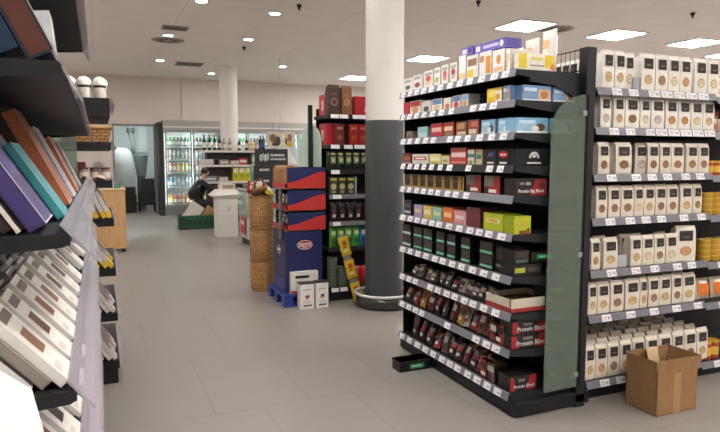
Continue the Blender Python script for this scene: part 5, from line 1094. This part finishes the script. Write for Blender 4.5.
b = MB(); b.box(-w / 2 - .012, w / 2 + .012, -d / 2 - .012, -d / 2, h - .03, h, M('#2a7350', .45)); b.box(-w / 2 - .012, w / 2 + .012, d / 2, d / 2 + .012, h - .03, h, M('#2a7350', .45)); b.build('rim', t)
b = MB()
for k in range(6): b.box(-.35 + .12 * k, -.27 + .12 * k, -d / 2 - .006, -d / 2, .08, .2, M('#123a26', .5))
b.build('grille', t)
o = inst(carton_mesh(.3, .1, .4, '#e4ded6', ((.1, .9, .1, .9, '#e9e4dc'),), '#c9b9a4'), 'white_carton', 'white carton tilted in the green crate', 'carton', (1.78, 13.66, .2), (0, .62, 0))
o = inst(carton_mesh(.22, .12, .3, '#b98f62', (), '#a87f54'), 'brown_carton', 'brown carton tilted in the green crate beside the white one', 'carton', (2.14, 13.67, .2), (0, .62, 0))
o = inst(carton_mesh(.14, .12, .2, '#2f6a4a', ((.1, .9, .3, .7, '#9ab58a'),)), 'green_carton', 'green carton low inside the green crate', 'carton', (2.265, 13.66, .023))

# crouching person in a black jacket
PB_ = Vector((2.12, 14.75, 0))
def skin_body(name, verts, edges, radii, mat, parent=None, sub=2):
    me = bpy.data.meshes.new(name); me.from_pydata(verts, edges, []); o = bpy.data.objects.new(name, me); COL.objects.link(o)
    o.modifiers.new('skin', 'SKIN'); 
    for k, r in enumerate(radii):
        sv = me.skin_vertices[0].data[k]; sv.radius = (r, r) if not isinstance(r, tuple) else r; sv.use_root = (k == 0)
    s_ = o.modifiers.new('smooth', 'SUBSURF'); s_.levels = sub; s_.render_levels = sub
    me.materials.append(mat)
    if parent: o.parent = parent
    return o
pr = empty('person', 'crouching person in a shiny black jacket reaching towards the back shelf', 'person', (2.06, 14.165, 0))
V = [(-.08, 0, .52), (-.02, 0, .72), (.07, 0, .95), (.13, 0, 1.07), (.165, 0, 1.14), (.19, 0, 1.215), (.2, 0, 1.27), (.275, 0, 1.205)]
E_ = [(0, 1), (1, 2), (2, 3), (3, 4), (4, 5), (5, 6), (5, 7)]
RR = [.13, .13, .14, .06, .052, .082, .07, .016]
for s in (-1, 1):
    o_ = len(V); V += [(.1, s * .15, .99), (.29, s * .19, .83), (.47, s * .13, .88), (.53, s * .12, .9)]; RR += [.055, .042, .03, .034]
    E_ += [(2, o_), (o_, o_ + 1), (o_ + 1, o_ + 2), (o_ + 2, o_ + 3)]
    for q in range(4):
        f = len(V); yy = s * .12 + (q - 1.5) * .019; ln = (.07, .08, .075, .06)[q]
        V += [(.53 + ln * .55, yy, .905), (.53 + ln, yy, .885)]; RR += [.0095, .008]; E_ += [(o_ + 3, f), (f, f + 1)]
    f = len(V); V += [(.54, s * .12 - s * .045, .90), (.57, s * .12 - s * .055, .885)]; RR += [.011, .009]; E_ += [(o_ + 3, f), (f, f + 1)]
    l_ = len(V); V += [(-.06, s * .1, .5), (.33, s * .14, .5), (.04, s * .12, .11), (.05, s * .12, .05), (.2, s * .13, .035)]; RR += [.1, .065, .045, .045, .035]
    E_ += [(0, l_), (l_, l_ + 1), (l_ + 1, l_ + 2), (l_ + 2, l_ + 3), (l_ + 3, l_ + 4)]
skin_body('body', V, E_, RR, M('#c08f74', .5), pr)
J = [(-.1, 0, .56), (-.03, 0, .72), (.065, 0, .94), (.125, 0, 1.06)]; JE = [(0, 1), (1, 2), (2, 3)]; JR = [.19, .215, .21, .09]
for s in (-1, 1):
    o_ = len(J); J += [(.1, s * .16, .985), (.29, s * .2, .825), (.45, s * .135, .875)]; JR += [.085, .065, .046]; JE += [(2, o_), (o_, o_ + 1), (o_ + 1, o_ + 2)]
skin_body('jacket', J, JE, JR, M('#16171a', .22, bump=.35, scale=9), pr)
T_ = [(-.09, 0, .5)]; TE = []; TR = [.165]
for s in (-1, 1):
    o_ = len(T_); T_ += [(.0, s * .1, .52), (.34, s * .14, .5), (.05, s * .12, .13)]; TR += [.125, .085, .065]; TE += [(0, o_), (o_, o_ + 1), (o_ + 1, o_ + 2)]
skin_body('trousers', T_, TE, TR, M('#1d1f26', .7), pr)
for s in (-1, 1):
    skin_body('shoe', [(.02, s * .12, .05), (.12, s * .125, .045), (.24, s * .13, .035)], [(0, 1), (1, 2)], [.058, .052, .04], M('#201c1a', .5), pr)
    b = MB(); b.lathe([(0, -.012), (.009, -.007), (.012, 0), (.009, .007), (0, .012)], M('#1c1512', .3), 10, caps=False); o = b.build('eye', pr); o.location = (.263, s * .03, 1.235)
skin_body('hair', [(.15, 0, 1.18), (.165, 0, 1.27), (.2, 0, 1.315)], [(0, 1), (1, 2)], [.085, .093, .07], M('#33191a', .5, noise=.3, scale=60), pr)
EXPOSURE = 1.42

# ------------------------------------------------------------------ render look
w = bpy.data.worlds.new('world'); sc.world = w; w.use_nodes = True
w.node_tree.nodes['Background'].inputs['Color'].default_value = (.9, .93, 1, 1); w.node_tree.nodes['Background'].inputs['Strength'].default_value = .3
sc.view_settings.view_transform = 'Standard'; sc.view_settings.look = 'None'; sc.view_settings.gamma = 1.; sc.view_settings.exposure = EXPOSURE
sc.view_settings.use_curve_mapping = False
sc.cycles.max_bounces = 8; sc.cycles.diffuse_bounces = 4; sc.cycles.transparent_max_bounces = 12; sc.cycles.sample_clamp_indirect = 6
